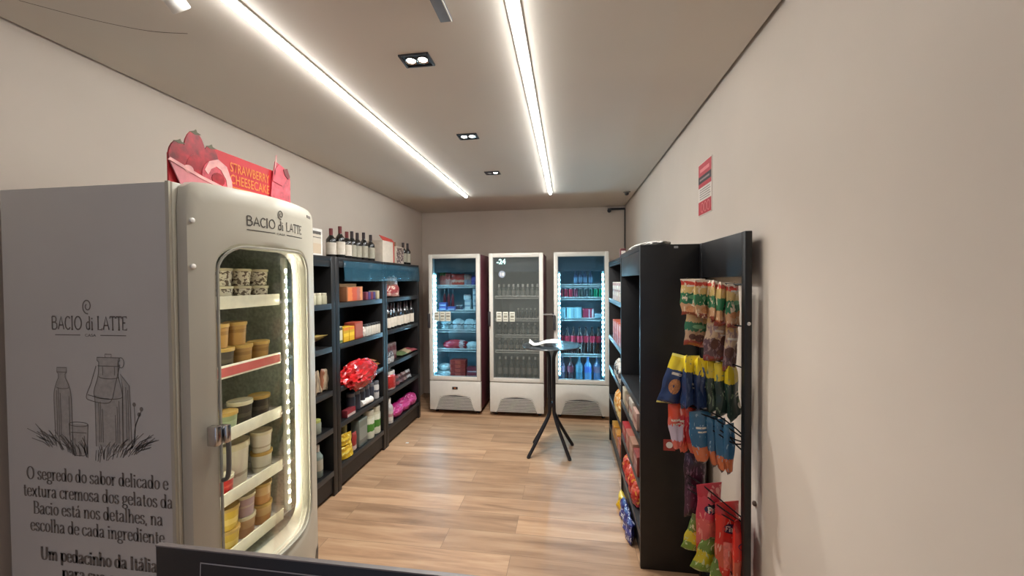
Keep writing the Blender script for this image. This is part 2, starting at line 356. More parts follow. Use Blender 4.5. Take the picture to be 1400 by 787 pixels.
# nail
tag(obj('wall_plug', lathe(B(), [(0, 0), (.011, 0), (.011, .008), (.006, .012), (0, .012)], 10), mat('plug_brown', (92, 74, 62), .6), loc=(0, 0, 0)), 'small brown plug in the right wall beside the snack rack', 'plug')
o = bpy.data.objects['wall_plug']; o.location = (XR, 1.754, .703); o.rotation_euler = (0, -PI/2, 0)

# wall notice on the right wall
t = thing('wall_notice', 'tall red and white paper notice on the right wall', 'notice', (XR, 2.363, 2.04))
px = XR-.004
obj('sheet', bx(px, XR, 2.257, 2.47, 2.04, 2.346), mat('notice_white', (226, 214, 202), .6), t)
def wrect(y0, y1, z0, z1, m, nm, lift=.0015): return obj(nm, bx(px-lift, px, y0, y1, z0, z1), m, t)
M_nred = mat('notice_red', (190, 52, 62), .55); M_nblk = mat('notice_black', (62, 46, 46), .6); M_npink = mat('notice_pink', (226, 130, 130), .6)
wrect(2.262, 2.465, 2.204, 2.341, M_nred, 'red_header'); wrect(2.29, 2.44, 2.292, 2.312, M_npink, 'title_strip', .002); wrect(2.262, 2.465, 2.228, 2.270, M_nblk, 'black_band', .002)
wrect(2.285, 2.44, 2.243, 2.254, mat('notice_grey', (150, 134, 128), .6), 'subtitle_strip', .003)
wrect(2.262, 2.465, 2.045, 2.122, M_nred, 'red_footer')
b = B()
for k in range(5): box(b, px-.001, px, 2.285-.01*(k % 2), 2.445, 2.134+k*.0135, 2.139+k*.0135)
obj('small_print', b, mat('notice_lines', (150, 140, 134), .6), t)
b = B()
for k in range(3): ribbon(b, [(2.30+k*.05+.02*math.cos(a), 2.083+.027*math.sin(a)) for a in [j*PI/10 for j in range(21)]], .006, (px, 0, 0), Y_, Z_, -X_, .0026)
obj('footer_symbols', b, M_npink, t)

# ---------------------------------------------------------------- upright ice cream freezer
FZ0, FZ1, FZT = 1.13, 1.815, 2.01
fz = thing('ice_cream_freezer', 'white upright ice cream freezer with glass door and printed side panel', 'freezer', (-1.66, 1.47, 0))
xb, xf = -2.055, -1.335
b = B()
box(b, xb, xf, FZ0+.004, FZ0+.07, .10, FZT, bev=.006); box(b, xb, xf, FZ1-.07, FZ1, .10, FZT, bev=.006)
box(b, xb, xb+.06, FZ0+.07, FZ1-.07, .10, FZT); box(b, xb+.06, xf, FZ0+.07, FZ1-.07, 1.86, FZT); box(b, xb+.06, xf, FZ0+.07, FZ1-.07, .10, .47)
obj('cabinet', b, M_cream, fz)
b = B()
box(b, xb+.055, xf-.002, FZ0+.068, FZ0+.074, .47, 1.86); box(b, xb+.055, xf-.002, FZ1-.074, FZ1-.068, .47, 1.86)
box(b, xb+.055, xb+.064, FZ0+.07, FZ1-.07, .47, 1.86); box(b, xb+.06, xf-.002, FZ0+.07, FZ1-.07, .466, .474); box(b, xb+.06, xf-.002, FZ0+.07, FZ1-.07, 1.855, 1.862)
obj('liner', b, mat('frosted_liner', (186, 194, 176), .4, var=.22, scale=60, bump=.8), fz)
obj('plinth', bx(xb+.03, xf-.03, FZ0+.03, FZ1-.03, .03, .10), M_dark, fz)
for fx in (xb+.06, xf-.08):
    for fy in (FZ0+.06, FZ1-.06): obj('foot', lathe(B(), [(.022, 0), (.022, .012), (.012, .016), (.012, .035)], 12, (fx, fy, 0)), M_dark, fz)
wr = obj('side_panel', bx(-2.053, -1.352, FZ0-.003, FZ0+.004, .12, FZT-.004), M_side, fz)
yp = FZ0-.003; PO = (0, yp, 0)
obj('edge_strip', bx(-1.352, -1.338, FZ0-.004, FZ0+.004, .12, FZT), M_cream, fz)
def spiral(o, r, u, n, c, s, parent, m, w, curve=None):
    pts = [(c[0]+s*(1-.75*t)*math.cos(PI*.55-t*PI*2.9+PI), c[1]+s*1.25*(1-.75*t)*math.sin(PI*.55-t*PI*2.9+PI)) for t in [k/40 for k in range(41)]]
    bm = B(); ribbon(bm, pts, w, o, r, u, n)
    if curve:
        for v in bm.verts: v.co = curve(v.co)
    return obj('spiral_logo', bm, m, parent)
spiral(PO, X_, Z_, -Y_, (-1.683, 1.583), .022, wr, M_print, .0045)
# stroke letters with serifs for the brand line
def logo_strokes(s, h, width):
    G = {'B': ([[(0, 0), (0, 1)], [(0, 1), (.3, 1), (.42, .88), (.42, .68), (.3, .55), (0, .55)], [(.3, .55), (.5, .42), (.5, .16), (.34, 0), (0, 0)]], .6),
         'A': ([[(0, 0), (.3, 1), (.6, 0)], [(.1, .33), (.5, .33)]], .66), 'C': ([[(.55, .84), (.44, .97), (.28, 1), (.1, .85), (.02, .5), (.1, .15), (.28, 0), (.44, .03), (.55, .16)]], .66),
         'I': ([[(.05, 0), (.05, 1)], [(-.04, 0), (.14, 0)], [(-.04, 1), (.14, 1)]], .24),
         'O': ([[(.38+.36*math.cos(a), .5+.5*math.sin(a)) for a in [k*PI/10 for k in range(21)]]], .84),
         'd': ([[(.34, .0), (.34, 1.0), (.26, 1.0)], [(.34, .5), (.2, .6), (.05, .5), (0, .3), (.05, .08), (.2, 0), (.34, .12)]], .5), 'i': ([[(.05, 0), (.05, .6), (-.03, .6)], [(.05, .8), (.05, .9)], [(-.04, 0), (.14, 0)]], .24), ' ': ([], .3),
         'L': ([[(.03, 1), (.03, 0), (.42, 0), (.42, .12)], [(-.06, 1), (.12, 1)]], .5), 'T': ([[(.27, 0), (.27, 1)], [(0, .86), (0, 1), (.54, 1), (.54, .86)], [(.18, 0), (.36, 0)]], .58),
         'E': ([[(.42, .12), (.42, 0), (.03, 0), (.03, 1), (.42, 1), (.42, .88)], [(.03, .53), (.3, .53)]], .5)}
    x = 0; out = []
    for ch in s:
        st, adv = G[ch]
        out += [[(x+p[0], p[1]) for p in q] for q in st]; x += adv+.06
    k = width/x
    return [[(p[0]*k-width/2, p[1]*h) for p in q] for q in out]
def brand(o, r, u, n, c, h, width, parent, m, w, curve=None):
    bm = B()
    for q in logo_strokes('BACIO di LATTE', h, width): ribbon(bm, [(c[0]+p[0], c[1]+p[1]) for p in q], w, o, r, u, n)
    if curve:
        for v in bm.verts: v.co = curve(v.co)
    return obj('brand_lettering', bm, m, parent)
brand(PO, X_, Z_, -Y_, (-1.675, 1.500), .046, .322, wr, M_print, .0052)
bm = B(); ribbon(bm, [(-1.825, 1.480), (-1.715, 1.480)], .003, PO, X_, Z_, -Y_); ribbon(bm, [(-1.63, 1.480), (-1.522, 1.480)], .003, PO, X_, Z_, -Y_)
obj('brand_rule', bm, M_print, wr)
lettering('brand_small_word', 'CASA', .014, M_print, wr, (-1.672, yp, 1.475), X_, Z_, -Y_, wx=1.4)
# pencil sketch: bottle, milk churn, jug, glass and grass
M_wash = mat('printed_pencil_wash', (178, 174, 167), .55, var=.10, scale=55)
bottle_o = sm2([(-1.835, 1.10), (-1.838, 1.25), (-1.83, 1.295), (-1.816, 1.325)], 4)+[(-1.816, 1.34), (-1.822, 1.345), (-1.822, 1.362), (-1.780, 1.362), (-1.780, 1.345), (-1.786, 1.34)]+sm2([(-1.786, 1.325), (-1.770, 1.295), (-1.762, 1.25), (-1.760, 1.10)], 4)
churn_o = sm2([(-1.660, 1.085), (-1.660, 1.24), (-1.664, 1.28), (-1.645, 1.335), (-1.640, 1.385)], 4)+[(-1.648, 1.392), (-1.648, 1.402), (-1.552, 1.402), (-1.552, 1.392), (-1.560, 1.385)]+sm2([(-1.560, 1.335), (-1.545, 1.28), (-1.545, 1.24), (-1.548, 1.085)], 4)
jug_o = [(-1.545, 1.09), (-1.543, 1.30), (-1.552, 1.345), (-1.515, 1.305), (-1.510, 1.10)]
glass_o = [(-1.775, 1.160), (-1.768, 1.055), (-1.75, 1.047), (-1.715, 1.047), (-1.70, 1.055), (-1.693, 1.160)]
bm = B()
for q in (bottle_o, jug_o, churn_o): prism(bm, q, PO, X_, Z_, -Y_, .0004)
prism(bm, glass_o, PO, X_, Z_, -Y_, .0005)
obj('sketch_wash', bm, M_wash, wr)
SK = [bottle_o, churn_o, jug_o, glass_o, [(-1.822, 1.346), (-1.780, 1.346)], arc(-1.798, 1.292, .028, .006, 180, 360, 8), [(-1.645, 1.372), (-1.556, 1.372)], arc(-1.60, 1.335, .042, .008, 180, 360, 10), arc(-1.603, 1.265, .058, .010, 180, 360, 10),
      [(-1.612, 1.402), (-1.614, 1.414), (-1.586, 1.414), (-1.588, 1.402)], arc(-1.734, 1.160, .041, .008), [(-1.768, 1.13), (-1.70, 1.13)],
      sm2([(-1.652, 1.372), (-1.675, 1.31), (-1.697, 1.262), (-1.68, 1.248), (-1.62, 1.240), (-1.59, 1.252), (-1.572, 1.31), (-1.552, 1.378)]), sm2([(-1.69, 1.268), (-1.64, 1.258), (-1.60, 1.256)]), arc(-1.547, 1.385, .012, .018)]
for x0, z0, z1 in ((-1.826, 1.12, 1.28), (-1.818, 1.11, 1.29), (-1.81, 1.11, 1.27), (-1.772, 1.12, 1.26), (-1.645, 1.10, 1.24), (-1.638, 1.10, 1.245), (-1.63, 1.10, 1.22), (-1.56, 1.10, 1.25), (-1.568, 1.10, 1.23), (-1.576, 1.10, 1.2), (-1.53, 1.11, 1.30), (-1.522, 1.11, 1.29), (-1.76, 1.06, 1.12), (-1.752, 1.06, 1.11), (-1.71, 1.06, 1.12), (-1.625, 1.34, 1.37), (-1.575, 1.34, 1.37)):
    SK.append([(x0, z0), (x0+.001, (z0+z1)/2), (x0, z1)])
for x0, z1 in ((-1.497, 1.235), (-1.478, 1.20), (-1.468, 1.22)): SK.append(sm2([(-1.50, 1.10), (-1.495, 1.16), (x0, z1)]))
bm = B()
for q in SK: ribbon(bm, q, .0030, PO, X_, Z_, -Y_)
rs = random.Random(3)
for k in range(90):
    gx = rs.uniform(-1.885, -1.45); base = 1.085-.050*(1-abs((gx+1.665)/.22))+rs.uniform(-.012, .015); ln = rs.uniform(.025, .06); lean = (gx+1.665)*.30+rs.uniform(-.025, .025)
    ribbon(bm, [(gx, base), (gx+lean*.35, base+ln*.55), (gx+lean, base+ln)], .0028, PO, X_, Z_, -Y_)
for gx, gz in ((-1.497, 1.24), (-1.478, 1.206), (-1.468, 1.225)):
    prism(bm, [(gx+.007*math.cos(a), gz+.008*math.sin(a)) for a in [k*PI/4 for k in range(8)]], PO, X_, Z_, -Y_, .0008)
obj('milk_churn_sketch', bm, M_sketch, wr)
for s, z, w, bold in (('O segredo do sabor delicado e', .949, .605, .0006), ('textura cremosa dos gelatos da', .885, .64, .0006), ('Bacio está nos detalhes, na', .822, .555, .0006), ('escolha de cada ingrediente.', .758, .585, .0006), ('Um pedacinho da Itália', .655, .50, .0016), ('para sua casa.', .592, .31, .0016)):
    serif_text('slogan_line', s, .066, M_print, wr, (-1.668, yp, z), X_, Z_, -Y_, w, 1.45 if bold > .001 else 1.0)
# door: bulged frame with an arched window
DY0, DY1, DZ0, DZ1, YM = 1.146, 1.822, .12, 2.02, 1.484
def doorx(y): return -1.302+.088*(1-((y-YM)/.338)**2)
def bulge(p, lift=0.0): return Vector((doorx(p.y)+lift+.001, p.y, p.z))
wy0, wy1, wz0, wz1, wr_ = 1.232, 1.705, .50, 1.80, .10
def window_outline(k):
    out = []
    for cy_, cz_, a0 in ((wy1-wr_, wz1-wr_, 0), (wy0+wr_, wz1-wr_, PI/2), (wy0+wr_, wz0+wr_, PI), (wy1-wr_, wz0+wr_, PI*1.5)):
        for j in range(k): a = a0+PI/2*j/(k-1); out.append((cy_+wr_*math.cos(a), cz_+wr_*math.sin(a)))
    return out
def dens(loop, step=.05):
    out = []
    for i in range(len(loop)):
        a, c = Vector(loop[i]), Vector(loop[(i+1) % len(loop)]); n = max(1, int((c-a).length/step))
        out += [tuple(a.lerp(c, j/n)) for j in range(n)]
    return out
inner = dens(window_outline(7))
def frame_ring(bm, inner, outer_of, x_of, back):
    fr = []; oc = []
    for (y, z) in inner:
        oy, oz = outer_of(y, z); fr.append(((y, z), (oy, oz)))
    n = len(fr); rows = []
    for (a, c) in fr:
        rows.append([bm.verts.new((x_of(a[0])-.020, a[0], a[1])), bm.verts.new((x_of(a[0])-.004, a[0]+(c[0]-a[0])*.06, a[1]+(c[1]-a[1])*.06))] +
                    [bm.verts.new((x_of(a[0]+(c[0]-a[0])*s)-(.0 if s < .97 else .012), a[0]+(c[0]-a[0])*s, a[1]+(c[1]-a[1])*s)) for s in (.14, .4, .7, .93, 1)] +
                    [bm.verts.new((back, c[0], c[1])), bm.verts.new((back, a[0], a[1]))])
    for i in range(n):
        p, q = rows[i], rows[(i+1) % n]
        for k in range(len(p)):
            k2 = (k+1) % len(p); bm.faces.new((p[k], p[k2], q[k2], q[k]))
def outer_of(y, z):
    cyc, czc = YM, (wz0+wz1)/2
    hy, hz = (DY1-DY0)/2, None
    # project radially in a normalised frame so that the window edge maps to the door's rounded rectangle
    dy, dz = (y-(wy0+wy1)/2)/((wy1-wy0)/2), (z-czc)/((wz1-wz0)/2)
    m = max(abs(dy), abs(dz)); dy, dz = dy/m, dz/m
    r = .05
    oy = YM+dy*hy; oz = (DZ1+DZ0)/2+dz*(DZ1-DZ0)/2
    ey, ez = hy-abs(oy-YM), (DZ1-DZ0)/2-abs(oz-(DZ1+DZ0)/2)
    if ey < r and ez < r:
        v = Vector((r-ey, r-ez)); l = v.length
        if l > r: v = v*(r/l); oy = YM+math.copysign(hy-r+v.x, oy-YM); oz = (DZ1+DZ0)/2+math.copysign((DZ1-DZ0)/2-r+v.y, oz-(DZ1+DZ0)/2)
    return oy, oz
bm = B(); frame_ring(bm, inner, outer_of, doorx, -1.331)
door = obj('door', bm, M_cream, fz)
bm = B(); gy = 16
gr = [[bm.verts.new((doorx(wy0-.012+(wy1-wy0+.024)*i/gy)-.022, wy0-.012+(wy1-wy0+.024)*i/gy, z)) for z in (wz0-.012, wz1+.012)] for i in range(gy+1)]
for a, c in zip(gr, gr[1:]): bm.faces.new((a[0], c[0], c[1], a[1]))
obj('curved_glass', bm, M_glass, door)
bm = B(); rim = [(y, z) for y, z in inner]; ring = []
for y, z in rim: ring.append((doorx(y)-.001, y, z))
tube(bm, [Vector(p) for p in ring]+[Vector(ring[0])], .0055, 6); obj('window_gasket', bm, mat('gasket_grey', (150, 146, 132), .5), door)
spiral((0, 0, 0), Y_, Z_, X_, (1.488, 1.951), .0165, door, M_ink, .0042, lambda p: bulge(p))
brand((0, 0, 0), Y_, Z_, X_, (1.488, 1.886), .036, .312, door, M_ink, .0046, lambda p: bulge(p))
bm = B()
for a0, a1 in ((1.330, 1.455), (1.522, 1.645)): ribbon(bm, [(a0+(a1-a0)*k/6, 1.868) for k in range(7)], .0032, (0, 0, 0), Y_, Z_, X_)
for v in bm.verts: v.co = bulge(v.co)
obj('brand_rule', bm, M_ink, door)
lettering('brand_small_word', 'CASA', .013, M_ink, door, (0, 1.488, 1.863), Y_, Z_, X_, wx=1.5, curve=bulge)
bm = B(); box(bm, 0, .002, 1.705, 1.755, 1.976, 1.988); 
for v in bm.verts: v.co = Vector((doorx(v.co.y)+v.co.x, v.co.y, v.co.z))
obj('maker_badge', bm, M_print, door)
for z in (1.88, 1.72): obj('screw_cover', lathe(B(), [(.009, -.004), (.009, .002), (.005, .005), (0, .005)], 12), M_white, door, world=False)
for k, c in enumerate([c for c in door.children if c.name.startswith('screw_cover')]):
    c.rotation_euler = (0, PI/2, 0); c.location = Vector((doorx(1.165)+.002, 1.165+.0, (1.88, 1.72)[k]))-WL[door.name]
# handle and lock: chrome block on the near stile with a long dark grip
b = B(); box(b, -1.262, -1.222, 1.172, 1.198, 1.085, 1.155, bev=.005); h = obj('lock_block', b, M_chrome, door)
b = B(); box(b, -1.250, -1.212, 1.203, 1.226, 1.085, 1.150, bev=.006); obj('lock_latch', b, M_chrome, door)
b = B(); tube(b, smooth_path([(-1.240, 1.219, 1.14), (-1.224, 1.221, 1.10), (-1.222, 1.221, 1.0), (-1.228, 1.22, .955), (-1.245, 1.218, .945)]), .008, 10); obj('handle', b, mat('handle_grey', (96, 94, 86), .4), door)
b = B()
for k in range(6):
    ribbon(b, [(1.722+k*.016, .20), (1.745+k*.013, .255), (1.775+k*.008, .30)], .0055, (0, 0, 0), Y_, Z_, X_)
for v in b.verts: v.co = bulge(v.co)
obj('vent_louvres', b, M_dark, door)
# shelves with price rails
for k, (z, red) in enumerate(((1.586, 0), (1.308, 1), (1.05, 0), (.795, 0), (.556, 0))):
    b = B(); box(b, xb+.08, -1.366, 1.206, 1.738, z-.022, z-.014)
    for j in range(9): box(b, xb+.08, -1.366, 1.215+j*.064, 1.219+j*.064, z-.026, z-.010)
    s = obj('shelf', b, M_white, fz)
    s2 = obj('price_rail', bx(-1.366, -1.358, 1.206, 1.65, z-.03, z+.022, bev=.002), mat('price_rail_cream', (226, 222, 196), .4), s)
    if red: obj('red_label', bx(-1.3575, -1.3565, 1.215, 1.642, z-.022, z+.014), mat('rail_label_red', (196, 96, 86), .5), s)
ls = obj('led_bar', bx(-1.372, -1.350, 1.672, 1.694, .55, 1.78, bev=.003), mat('led_bar_white', (230, 232, 215), .4), fz)
b = B()
for k in range(24): lathe(b, [(0, .0045), (.0075, .0045), (.0075, 0), (0, 0)], 8, (0, 0, 0)) if False else box(b, -1.356, -1.3485, 1.6745, 1.6885, .585+k*.049, .599+k*.049, bev=.002)
obj('led_dots', b, emit('freezer_led', (255, 252, 226), FREEZER_LED*6), ls)
# added LED row in the unseen near corner, put in to brighten the cabinet inside
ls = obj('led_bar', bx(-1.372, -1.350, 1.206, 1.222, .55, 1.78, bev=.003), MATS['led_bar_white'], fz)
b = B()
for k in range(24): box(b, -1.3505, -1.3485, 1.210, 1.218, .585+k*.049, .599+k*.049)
obj('led_dots', b, emit('freezer_fill_led', (255, 252, 226), FREEZER_LED*13), ls)

# tubs of ice cream
def make_tub(label, group, m_body, m_lid, r=.044, h=.088):
    t = thing('ice_cream_tub', label, 'ice cream tub', (0, 0, 0), 0, group)
    obj('cup', lathe(B(), [(0, 0), (r*.82, 0), (r*.84, .003), (r*.97, h*.86), (0, h*.86)], 22), m_body, t, world=False)
    obj('lid', lathe(B(), [(r*.97, h*.84), (r*1.04, h*.85), (r*1.04, h*.99), (r*.98, h), (r*.9, h*.985), (0, h*.985)], 22), m_lid, t, world=False)
    return t
T_cow = bands('tub_cream_spots', [(0, (228, 222, 200)), (.9, (228, 222, 200))], blotch=((110, 96, 78), 4.0, .33))
T_gold = bands('tub_caramel', [(0, (176, 136, 74)), (.62, (150, 112, 58)), (.8, (176, 136, 74))]); T_dark = bands('tub_dark', [(0, (66, 60, 50)), (.4, (96, 88, 70)), (.6, (66, 60, 50))])
T_green = bands('tub_pale_green', [(0, (176, 190, 150)), (.7, (150, 164, 124))]); T_white = bands('tub_white', [(0, (222, 216, 196)), (.25, (188, 176, 150)), (.34, (222, 216, 196))])
T_red = bands('tub_red', [(0, (190, 46, 44)), (.6, (214, 84, 72)), (.7, (190, 46, 44))]); T_yel = bands('tub_yellow', [(0, (206, 172, 60)), (.3, (226, 200, 110)), (.6, (206, 172, 60))])
T_lil = bands('tub_lilac', [(0, (178, 152, 160)), (.5, (196, 176, 170)), (.6, (178, 152, 160))]); T_bro = bands('tub_tan', [(0, (180, 136, 98)), (.5, (196, 160, 120))]); T_ora = bands('tub_orange', [(0, (204, 150, 84)), (.5, (220, 184, 124))])
L_clear = mat('tub_lid_cream', (222, 214, 180), .25, coat=.5); L_gold = mat('tub_lid_gold', (190, 156, 84), .3); L_dark = mat('tub_lid_dark', (84, 78, 62), .3)
TG = 'ice cream tubs in the glass door freezer'
Cy = (1.315, 1.405, 1.50, 1.597)
def tubrow(z, spec, lvl, x=-1.43):
    for (cy_, mb, ml, lab, r, h, dx) in spec:
        t = make_tub(lab, TG, mb, ml, r, h); t.location = (x+dx, cy_, z)
for lvl, word in ((0, 'lower'), (1, 'upper')):
    tubrow(1.574+lvl*.075, [(y, T_cow, L_clear, f'cream spotted tub, {ORD[i]} from the left in the {word} layer of the freezer top shelf', .044, .074, 0) for i, y in enumerate(Cy)], lvl)
tubrow(1.297, [(1.405, T_dark, L_gold, 'dark tub with a pale lid, at the left on the red-railed freezer shelf', .044, .095, .0), (1.50, T_gold, L_gold, 'caramel tub in the lower layer, middle of the red-railed freezer shelf', .044, .095, 0), (1.597, T_gold, L_gold, 'caramel tub at the right end of the red-railed freezer shelf', .044, .095, 0)], 0)
tubrow(1.393, [(1.395, T_gold, L_gold, 'left caramel tub of the upper layer on the red-railed freezer shelf', .042, .1, -.01), (1.485, T_gold, L_gold, 'right caramel tub of the upper layer on the red-railed freezer shelf', .042, .1, -.01)], 1)
tubrow(1.038, [(1.405, T_green, L_gold, 'pale green tub behind the chrome lock of the freezer', .044, .088, .01), (1.50, T_dark, L_clear, 'dark tub with clear lid, in the middle of the freezer third shelf', .048, .105, -.01), (1.607, T_dark, L_gold, 'dark tub at the right end of the freezer third shelf', .044, .1, -.01)], 0)
tubrow(.783, [(1.48, T_white, L_clear, 'large white ice cream tub on the freezer fourth shelf', .068, .185, -.04), (1.375, T_red, MATS['tub_lid_cream'], 'small red tub at the left front of the freezer fourth shelf', .040, .09, .02), (1.603, T_white, L_gold, 'lower white tub at the right end of the freezer fourth shelf', .044, .093, 0)], 0)
tubrow(.876, [(1.603, T_white, L_clear, 'upper white tub at the right end of the freezer fourth shelf', .044, .095, 0)], 1)
tubrow(.544, [(1.405, T_yel, L_gold, 'lower yellow tub on the freezer bottom shelf', .043, .092, .01), (1.50, T_bro, L_clear, 'tan tub under the lilac one on the freezer bottom shelf', .043, .092, 0), (1.597, T_ora, L_gold, 'lower orange tub at the right of the freezer bottom shelf', .043, .092, 0)], 0)
tubrow(.636, [(1.405, T_yel, L_gold, 'upper yellow tub on the freezer bottom shelf', .043, .094, .01), (1.50, T_lil, L_clear, 'lilac tub stacked on a tan one on the freezer bottom shelf', .043, .094, 0), (1.597, T_ora, L_gold, 'upper orange tub at the right of the freezer bottom shelf', .043, .094, 0)], 1)

# promotional topper on the freezer
tp = thing('promotional_topper', 'red strawberry cheesecake topper board standing on the white ice cream freezer', 'sign', (-1.36, 1.43, FZT))
tx = -1.352
M_tred = mat('topper_red', (196, 40, 48), .4, var=.12, scale=6); M_tpink = mat('topper_pink', (206, 84, 96), .4, var=.4, scale=30); M_tdk = mat('topper_deep_red', (156, 24, 36), .3, var=.55, scale=30)
M_cream2 = mat('topper_cream', (222, 160, 156), .4, var=.25, scale=20); M_leaf = mat('topper_leaf', (92, 84, 56), .5); M_gold = mat('topper_gold', (224, 132, 50), .4)
TP = (tx, 0, FZT)
def flat(nm, pts, m, lift, d=.004, parent=tp): return obj(nm, prism(B(), pts, (tx+lift, 0, FZT), Y_, Z_, X_, d), m, parent)
flat('board', [(1.14, 0), (1.69, 0), (1.69, .13), (1.64, .170), (1.30, .172), (1.14, .10)], M_tred, -.006, .006)
def ell(cy_, cz_, a, c, n=20, t0=0, t1=2*PI): return [(cy_+a*math.cos(t0+(t1-t0)*k/n), cz_+c*math.sin(t0+(t1-t0)*k/n)) for k in range(n if t1-t0 > 6.2 else n+1)]
flat('bowl', [(1.135, .07), (1.17, -.0), (1.38, -.0), (1.36, .02), (1.24, .04)], mat('topper_bowl', (214, 132, 138), .4, var=.1), .0085)
flat('bowl_rim', [(1.128, .072), (1.135, .082), (1.25, .048), (1.36, .025), (1.36, .014), (1.25, .036)], M_cream2, .011)
for bi, (cy_, cz_, a, c) in enumerate(((1.295, .12, .034, .055), (1.232, .145, .040, .062), (1.172, .10, .036, .052), (1.238, .078, .042, .045))):
    s = flat('strawberry', [(cy_+a*math.cos(q)*(1-.18*math.sin(q)), cz_+c*math.sin(q)) for q in [k*2*PI/18 for k in range(18)]], M_tdk, .001, .004+.0012*bi)
    if bi < 3: obj('leaf_crown', prism(B(), [(cy_-.022, cz_+c*.86), (cy_-.008, cz_+c*.82), (cy_, cz_+c*.78), (cy_+.01, cz_+c*.82), (cy_+.024, cz_+c*.9), (cy_+.008, cz_+c*.96), (cy_+.004, cz_+c*1.12), (cy_-.006, cz_+c*.98)], (tx+.0052+.0012*bi, 0, FZT), Y_, Z_, X_, .001), M_leaf, s)
flat('ice_cream_scoop', ell(1.315, .055, .062, .066), M_tpink, .007)
flat('cream_swirl', [(1.262, .075), (1.28, .112), (1.318, .13), (1.356, .112), (1.378, .06), (1.382, .0), (1.362, .0), (1.352, .06), (1.33, .092), (1.31, .10), (1.288, .085), (1.275, .06)], M_cream2, .0115, .002)
flat('berry_piece', ell(1.318, .052, .028, .026, 14), M_tdk, .0115, .002); flat('berry_piece', ell(1.2, .06, .018, .014, 12), M_cream2, .012, .002)
flat('milkshake_cup', [(1.585, 0), (1.715, 0), (1.715, .155), (1.70, .19), (1.66, .205), (1.62, .215), (1.60, .12)], M_tpink, .004)
flat('cup_straw', [(1.608, .15), (1.614, .15), (1.628, .245), (1.622, .245)], M_cream2, .009, .002)
flat('cup_topping', [(1.60, .12), (1.605, .17), (1.64, .205), (1.67, .195), (1.69, .15), (1.66, .11)], mat('topper_rose', (206, 84, 96), .4, var=.2, scale=25), .009, .002)
flat('berry_piece', [(1.665, .19), (1.69, .20), (1.708, .165), (1.695, .15), (1.675, .165)], mat('topper_shade', (120, 54, 56), .5), .0115, .002)
for s, z, w in (('STRAWBERRY', .104, .205), ('CHEESECAKE', .056, .205)):
    lettering('topper_lettering', s, .054, M_gold, tp, (tx+.001, 1.485, FZT+z), Y_, Z_, X_, fit=w, bold=.0003)
obj('underline', bx(tx, tx+.0016, 1.385, 1.585, FZT+.040, FZT+.044), M_gold, tp)

# ---------------------------------------------------------------- shelving bays
LX0, LX1 = -2.118, -1.80        # left run
def bay(name, label, x_back, x_front, y0, y1, zt, shelves, header, group, near=True, far=True, pth=.05, base_top=.20, kick=.05, back_to=0.0):
    sgn = 1 if x_front > x_back else -1
    t = thing(name, label, 'shelving', ((x_back+x_front)/2, (y0+y1)/2, 0), 0, group)
    lo, hi = min(x_back, x_front), max(x_back, x_front)
    if near: obj('side_panel', bx(lo, hi, y0, y0+pth, 0, zt, bev=.002), M_black, t)
    if far: obj('side_panel', bx(lo, hi, y1-pth, y1, 0, zt, bev=.002), M_black, t)
    ya, yb = y0+pth, y1-pth
    xb0, xb1 = (x_back, x_back+sgn*.012)
    obj('back_panel', bx(min(xb0, xb1), max(xb0, xb1), ya, yb, .02, zt-.02), M_black, t)
    obj('top_panel', bx(lo, hi, ya, yb, zt-.03, zt, bev=.002), M_black, t)
    xa = x_front-sgn*.004
    obj('header', bx(min(xa, xa-sgn*.02), max(xa, xa-sgn*.02), ya, yb, header, zt-.03, bev=.002), M_black, t)
    k0, k1 = x_front-sgn*.012, x_front-sgn*.030
    obj('kick_board', bx(min(k0, k1), max(k0, k1), ya, yb, .03, base_top-.03), M_black, t)
    for z in list(shelves)+[base_top]:
        x2 = x_front-sgn*.006
        s = obj('shelf', bx(min(x_back, x2)+(.012 if sgn > 0 else 0), max(x_back, x2)-(.012 if sgn < 0 else 0), ya, yb, z-.022, z, bev=.0015), M_black, t)
        f0, f1 = x_front-sgn*.006, x_front
        obj('price_rail', bx(min(f0, f1), max(f0, f1), ya, yb, z-.04, z+.002, bev=.0015), mat('price_rail_black', (38, 40, 42), .35), s)
    return t
LS = (1.495, 1.165, .825, .535)
GB = 'black shelving bays along the left wall'
bay('shelving_bay', 'black shelving bay beside the ice cream freezer, half hidden behind it', LX0, LX1, 1.90, 2.770, 1.86, LS, 1.78, GB)
bay('shelving_bay', 'middle black shelving bay on the left wall, holding the red bag', LX0, LX1, 2.774, 3.585, 1.86, LS, 1.78, GB)
bay('shelving_bay', 'far black shelving bay on the left wall, next to the coolers', LX0, LX1, 3.589, 4.485, 1.86, LS, 1.78, GB)
for y0, y1, lab in ((2.885, 3.30, 'translucent film painting a blue reflection across the middle left bay, nearest of three'), (3.30, 3.93, 'translucent film painting a blue reflection, bridging the middle and far left bays'), (3.93, 4.475, 'translucent film painting a blue reflection on the far left bay, next to the coolers')):  # blue reflection painted as tinted translucent film in front of the headers
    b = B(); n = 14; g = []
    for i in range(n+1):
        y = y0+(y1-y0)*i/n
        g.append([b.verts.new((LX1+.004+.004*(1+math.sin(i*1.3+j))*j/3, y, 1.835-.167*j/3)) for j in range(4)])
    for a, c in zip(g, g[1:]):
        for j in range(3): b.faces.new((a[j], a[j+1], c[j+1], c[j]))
    o = obj('reflection_strip', b, film('blue_reflection_film', (48, 92, 112), .38), loc=(LX1, (y0+y1)/2, 1.668)); tag(o, lab, 'plastic strip', 'blue painted reflections over the left shelving')
    md = o.modifiers.new('thickness', 'SOLIDIFY'); md.thickness = .0012

